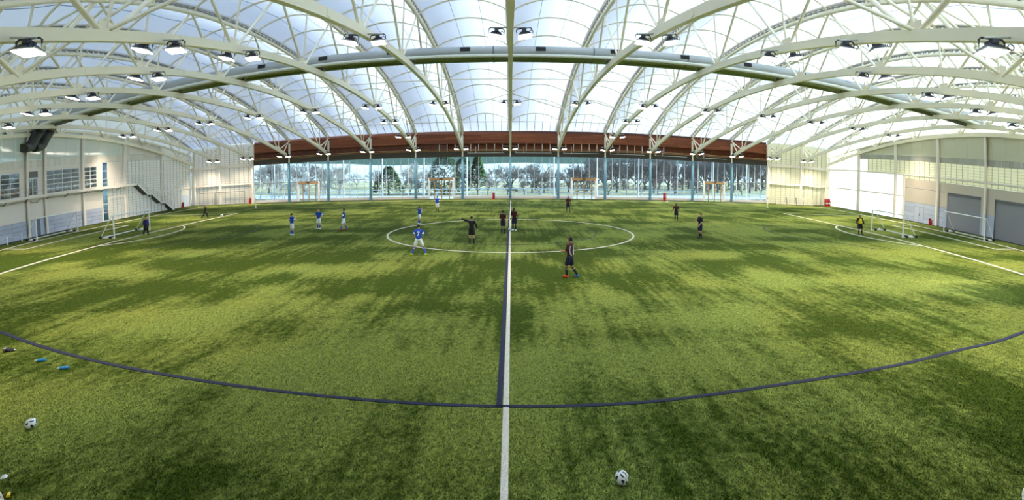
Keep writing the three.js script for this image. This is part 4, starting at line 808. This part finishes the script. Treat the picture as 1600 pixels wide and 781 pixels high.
person({ ...stand(13.8, 35.0, 1.73), turn: -PI * 0.45, label: 'player in black short-sleeved shirt with one forearm raised, right half', hair: 'brown', kit: { shirt: K.charcoal, shorts: K.navy, sock: K.black, boot: K.black }, pose: { eR: [-0.24, 1.18, 0.06], wR: [-0.18, 1.22, 0.34], eL: [0.25, 1.18, 0.02], wL: [0.2, 0.98, 0.16] } });
person({ ...stand(32.5, 38.1, 1.42), turn: -0.1, sleeves: 'long', label: 'goalkeeper in a yellow bib over black before the right goal', skin: 'tan', kit: { shirt: K.black, shorts: K.black, sock: K.black, boot: K.black, bib: K.yellow }, pose: { eL: [0.28, 1.18, 0], wL: [0.3, 0.95, 0.08], eR: [-0.28, 1.18, 0], wR: [-0.3, 0.95, 0.08], kL: [0.13, 0.5, 0.02], aL: [0.19, 0.085, -0.06] } });
person({ ...stand(-34.8, 38.2, 1.27), turn: PI * 0.4, sleeves: 'long', label: 'person in a purple top and black leggings before the left goal', hair: 'ginger', kit: { shirt: K.purple, shorts: K.black, trousers: true, boot: K.black, side: K.lime }, pose: { kL: [0.1, 0.5, 0.1], aL: [0.11, 0.085, 0.14], kR: [-0.1, 0.5, -0.05], aR: [-0.11, 0.1, -0.18] } });
person({ ...stand(-36.8, 52.6, 1.27), turn: PI * 0.55, sleeves: 'long', lean: 0.08, label: 'man in black walking across the far left turf', kit: { shirt: K.black, shorts: K.black, trousers: true, boot: K.black }, pose: { kL: [0.1, 0.52, 0.2], aL: [0.1, 0.1, 0.3], kR: [-0.1, 0.5, -0.12], aR: [-0.1, 0.12, -0.42], wL: [0.25, 0.95, -0.1], wR: [-0.25, 0.97, 0.2] } });

// ---------------------------------------------------------------- outdoors: lawn, canopy posts, rail, trees, fields and hills
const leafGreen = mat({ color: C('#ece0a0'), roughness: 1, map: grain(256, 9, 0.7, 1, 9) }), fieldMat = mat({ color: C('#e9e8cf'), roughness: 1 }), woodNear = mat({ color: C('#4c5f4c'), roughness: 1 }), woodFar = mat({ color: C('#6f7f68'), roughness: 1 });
const ground = structure('ground_outdoors');
{
  const g = new THREE.PlaneGeometry(900, 900, 4, 4); g.rotateX(-Math.PI / 2); g.translate(0, -0.32, -200);
  part(ground, 'meadow', g, leafGreen);
  const paving = new THREE.BoxGeometry(110, 0.1, 9); paving.translate(0, -0.2, -84); part(ground, 'paving', paving, mat({ color: C('#d8d4c4'), roughness: 0.9 }));
  // fields rising behind the trees, and wooded ridges
  const rise = (d0, d1, y0, y1, wobble, zed, m, name, x0 = -320, x1 = 320) => {
    const q = new THREE.PlaneGeometry(1, 1, 60, 12), p = q.attributes.position;
    for (let i = 0; i < p.count; i++) { const x = x0 + (x1 - x0) * (p.getX(i) + 0.5), s = p.getY(i) + 0.5, y = y0 + (y1 - y0) * s * (1 + wobble * fbm(x / 60, zed)) + (name === 'wood' && s > 0.6 ? 0.5 * noise(x / 3, zed) : 0); p.setXYZ(i, x, y, -(d0 + (d1 - d0) * s)); }
    q.computeVertexNormals(); part(ground, name, q, m);
  };
  rise(170, 330, -0.3, 6.4, 0.5, 1.2, fieldMat, 'field');
  rise(330, 345, 4.5, 14, 0.5, 4.4, woodNear, 'wood');
  rise(345, 420, 10, 15, 0.5, 6.1, fieldMat, 'field');
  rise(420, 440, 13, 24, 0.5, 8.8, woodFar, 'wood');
}
{ // white canopy posts and a rail outside the glass
  for (let k = -7; k <= 7; k++) { if (k === 0) continue; const x = k * S, a = ordinal[Math.abs(k)], t = thing('canopy_post', `slim white post outside the glass, ${a} to the ${k < 0 ? 'left' : 'right'} of the halfway line`, 'post', bow(x, 0, 85.5), 'white posts outside the glass'); part(t, 'shaft', tube([[x, -0.2, 85.5], [x, 3.5, 85.5], [x, 7.4, 85.5]], 0.11, 8), M.white); part(t, 'foot', slab(x - 0.25, x + 0.25, -0.15, -0.02, 85.25, 85.75), M.white); }
  const t = thing('garden_railing', 'pale blue rail fence running outside along the glass wall', 'railing', bow(0, -0.2, 88)), m = mat({ color: C('#b9d3e2'), roughness: 0.5 });
  for (const y of [0.55, 1.1]) part(t, 'rail', tube(range(-50, 50, 60).map((x) => [x, y, 88]), 0.045, 5), m);
  for (let x = -50; x <= 50; x += 2.5) part(t, 'post', tube([[x, -0.2, 88], [x, 1.15, 88]], 0.04, 5), m);
}
// bare winter trees: a forking skeleton of thinning branches
function bareTree(n, height, spread) {
  const trunk = [], twigs = [];
  const grow = (p, dir, len, r, level) => {
    const q = p.clone().addScaledVector(dir, len), mid = p.clone().lerp(q, 0.5).add(V((rnd() - 0.5) * len * 0.14, 0, (rnd() - 0.5) * len * 0.14));
    (level < 2 ? trunk : twigs).push(rod([p, mid, q], r, level < 2 ? 5 : 3, r * 0.62));
    if (level >= n) return;
    const kids = level < 1 ? 4 : 3;
    for (let i = 0; i < kids; i++) {
      const d = dir.clone().applyAxisAngle(V(rnd() - 0.5, 0.25 * (rnd() - 0.5), rnd() - 0.5).normalize(), (0.3 + 0.5 * rnd()) * spread); d.y += 0.08; d.normalize();
      grow(level < 1 ? p.clone().lerp(q, 0.55 + 0.45 * rnd()) : p.clone().lerp(q, 0.5 + 0.5 * rnd()), d, len * (level < 1 ? 0.95 + 0.3 * rnd() : 0.6 + 0.22 * rnd()), r * 0.66, level + 1);
    }
  };
  grow(V(0, 0, 0), V(0.05 * (rnd() - 0.5), 1, 0.05 * (rnd() - 0.5)).normalize(), height * 0.22, height * 0.026, 0);
  return [mergeGeometries(trunk), mergeGeometries(twigs)];
}
const bareKinds = [bareTree(6, 8, 1.1), bareTree(6, 9, 1.3), bareTree(6, 7, 1.5), bareTree(6, 8.5, 1.0)];
const bark = { pale: mat({ color: C('#b7ad9f'), roughness: 1 }), grey: mat({ color: C('#7d746c'), roughness: 1 }), brown: mat({ color: C('#83726a'), roughness: 1 }), slate: mat({ color: C('#6f6862'), roughness: 1 }) };
const barkWord = { pale: 'pale', grey: 'grey', brown: 'brown', slate: 'dark grey' };
let treeNo = 0;
const nthWord = (n) => n + (n % 100 > 10 && n % 100 < 14 ? 'th' : ['th', 'st', 'nd', 'rd'][n % 10] ?? 'th'), inRow = [0, 0, 0, 0];
for (let x = -41; x <= 41; x += 2.9) for (let row = 0; row < (x > 12 ? 4 : 3); row++) {
  const X = x + (rnd() - 0.5) * 2.0 + row * 0.9, d = 97 + row * 11 + rnd() * 6, q = V(X * d / 80, -0.3, -d);
  if (row < 2 && X < -3 && X > -25 && Math.abs(X + 14) > 1.5) continue;          // the evergreens stand here
  const kind = X < -22 ? (rnd() < 0.5 ? 'pale' : 'grey') : X < 6 ? (rnd() < 0.35 ? 'pale' : 'grey') : X < 16 ? (rnd() < 0.6 ? 'grey' : 'brown') : (rnd() < 0.5 ? 'brown' : 'slate');
  const t = thing('bare_tree', `bare ${barkWord[kind]} tree outside the glass, ${nthWord(++inRow[row])} from the left in the ${['front', 'second', 'third', 'back'][row]} row`, 'tree', q, 'bare trees outside the glass');
  const [g0, g1] = bareKinds[treeNo++ % 4]; local(t, 'trunk', g0, bark[kind]); local(t, 'branches', g1, bark[kind]);
  t.rotation.y = rnd() * 6.28; const s = (X > 12 ? 1.05 : X < -20 ? 0.78 : 0.8) * (0.75 + 0.4 * rnd()); t.scale.set(s * 1.1, s, s * 1.1);
}
// low leafless shrubs along the lawn
for (let x = -42, n = 0; x <= 42; x += 2.6) {
  const X = x + (rnd() - 0.5), d = 93.5 + rnd() * 2, kind = X < -8 ? 'pale' : X < 8 ? 'grey' : rnd() < 0.5 ? 'brown' : 'grey';
  if (X < -17 && X > -26) continue;
  const t = thing('bare_shrub', `low leafless ${barkWord[kind]} shrub at the lawn edge outside, ${nthWord(++n)} from the left`, 'shrub', V(X * d / 80, -0.3, -d), 'leafless shrubs at the lawn edge');
  const [g0, g1] = bareKinds[n % 4]; local(t, 'stems', g0, bark[kind]); local(t, 'branches', g1, bark[kind]); t.rotation.y = rnd() * 6.28; t.scale.set(0.62, 0.36 + 0.12 * rnd(), 0.5);
}
// evergreens
function evergreen(label, p, w, h, shape, colours) {
  const t = thing('evergreen_tree', label, 'tree', p, null); delete t.userData.group;
  local(t, 'trunk', rod([V(0, 0, 0), V(0, h * 0.6, 0)], 0.18, 7, 0.08), bark.grey);
  colours.forEach((m, ci) => {
    const pos = [], nor = [];
    for (let i = 0; i < 2600; i++) {
      const u = Math.pow(rnd(), 0.8), y = h * (0.06 + 0.94 * u), a = rnd() * 6.283, lob = 1 + 0.22 * noise(Math.cos(a) * 2 + ci, y * 0.9, Math.sin(a) * 2), r = w * shape(u) * lob * (0.55 + 0.45 * Math.sqrt(rnd()));
      const c = V(Math.cos(a) * r, y, Math.sin(a) * r), e = 0.22 + 0.2 * rnd(), o = V(Math.cos(a), -0.3 + 0.7 * rnd(), Math.sin(a)).normalize(), s = V(-Math.sin(a), rnd() - 0.5, Math.cos(a)).normalize();
      for (const v of [c.clone().addScaledVector(s, -e * 0.5), c.clone().addScaledVector(s, e * 0.5), c.clone().addScaledVector(o, e * 1.3)]) { pos.push(v.x, v.y, v.z); nor.push(o.x, 0.5, o.z); }
    }
    const g = new THREE.BufferGeometry(); g.setAttribute('position', new THREE.Float32BufferAttribute(pos, 3)); g.setAttribute('normal', new THREE.Float32BufferAttribute(nor, 3)); local(t, 'foliage', g, m);
  });
}
const pine = [mat({ color: C('#55713a'), roughness: 1, side: THREE.DoubleSide })], pineDark = [mat({ color: C('#47623c'), roughness: 1, side: THREE.DoubleSide })];
const cone = (u) => Math.pow(1 - u, 0.75) + 0.05, dome = (u) => Math.sqrt(Math.max(0, 1 - (2 * u - 0.8) ** 2 * 0.9)) * (u > 0.95 ? 0.3 : 1);
evergreen('broad dark green evergreen outside the left half of the glass', V(-22.2, -0.3, -93.5), 3.0, 5.2, cone, pine);
evergreen('tall dark evergreen behind the glass doors left of halfway', V(-12.1, -0.3, -94), 2.7, 7.6, dome, pineDark);
evergreen('dark narrow evergreen right of the left centre doors', V(-9.0, -0.3, -98), 1.7, 7.2, dome, pineDark);
evergreen('green conical evergreen nearest the halfway line', V(-6.1, 1.6, -95), 1.7, 5.2, cone, pine);
renderer.render(scene, camera);
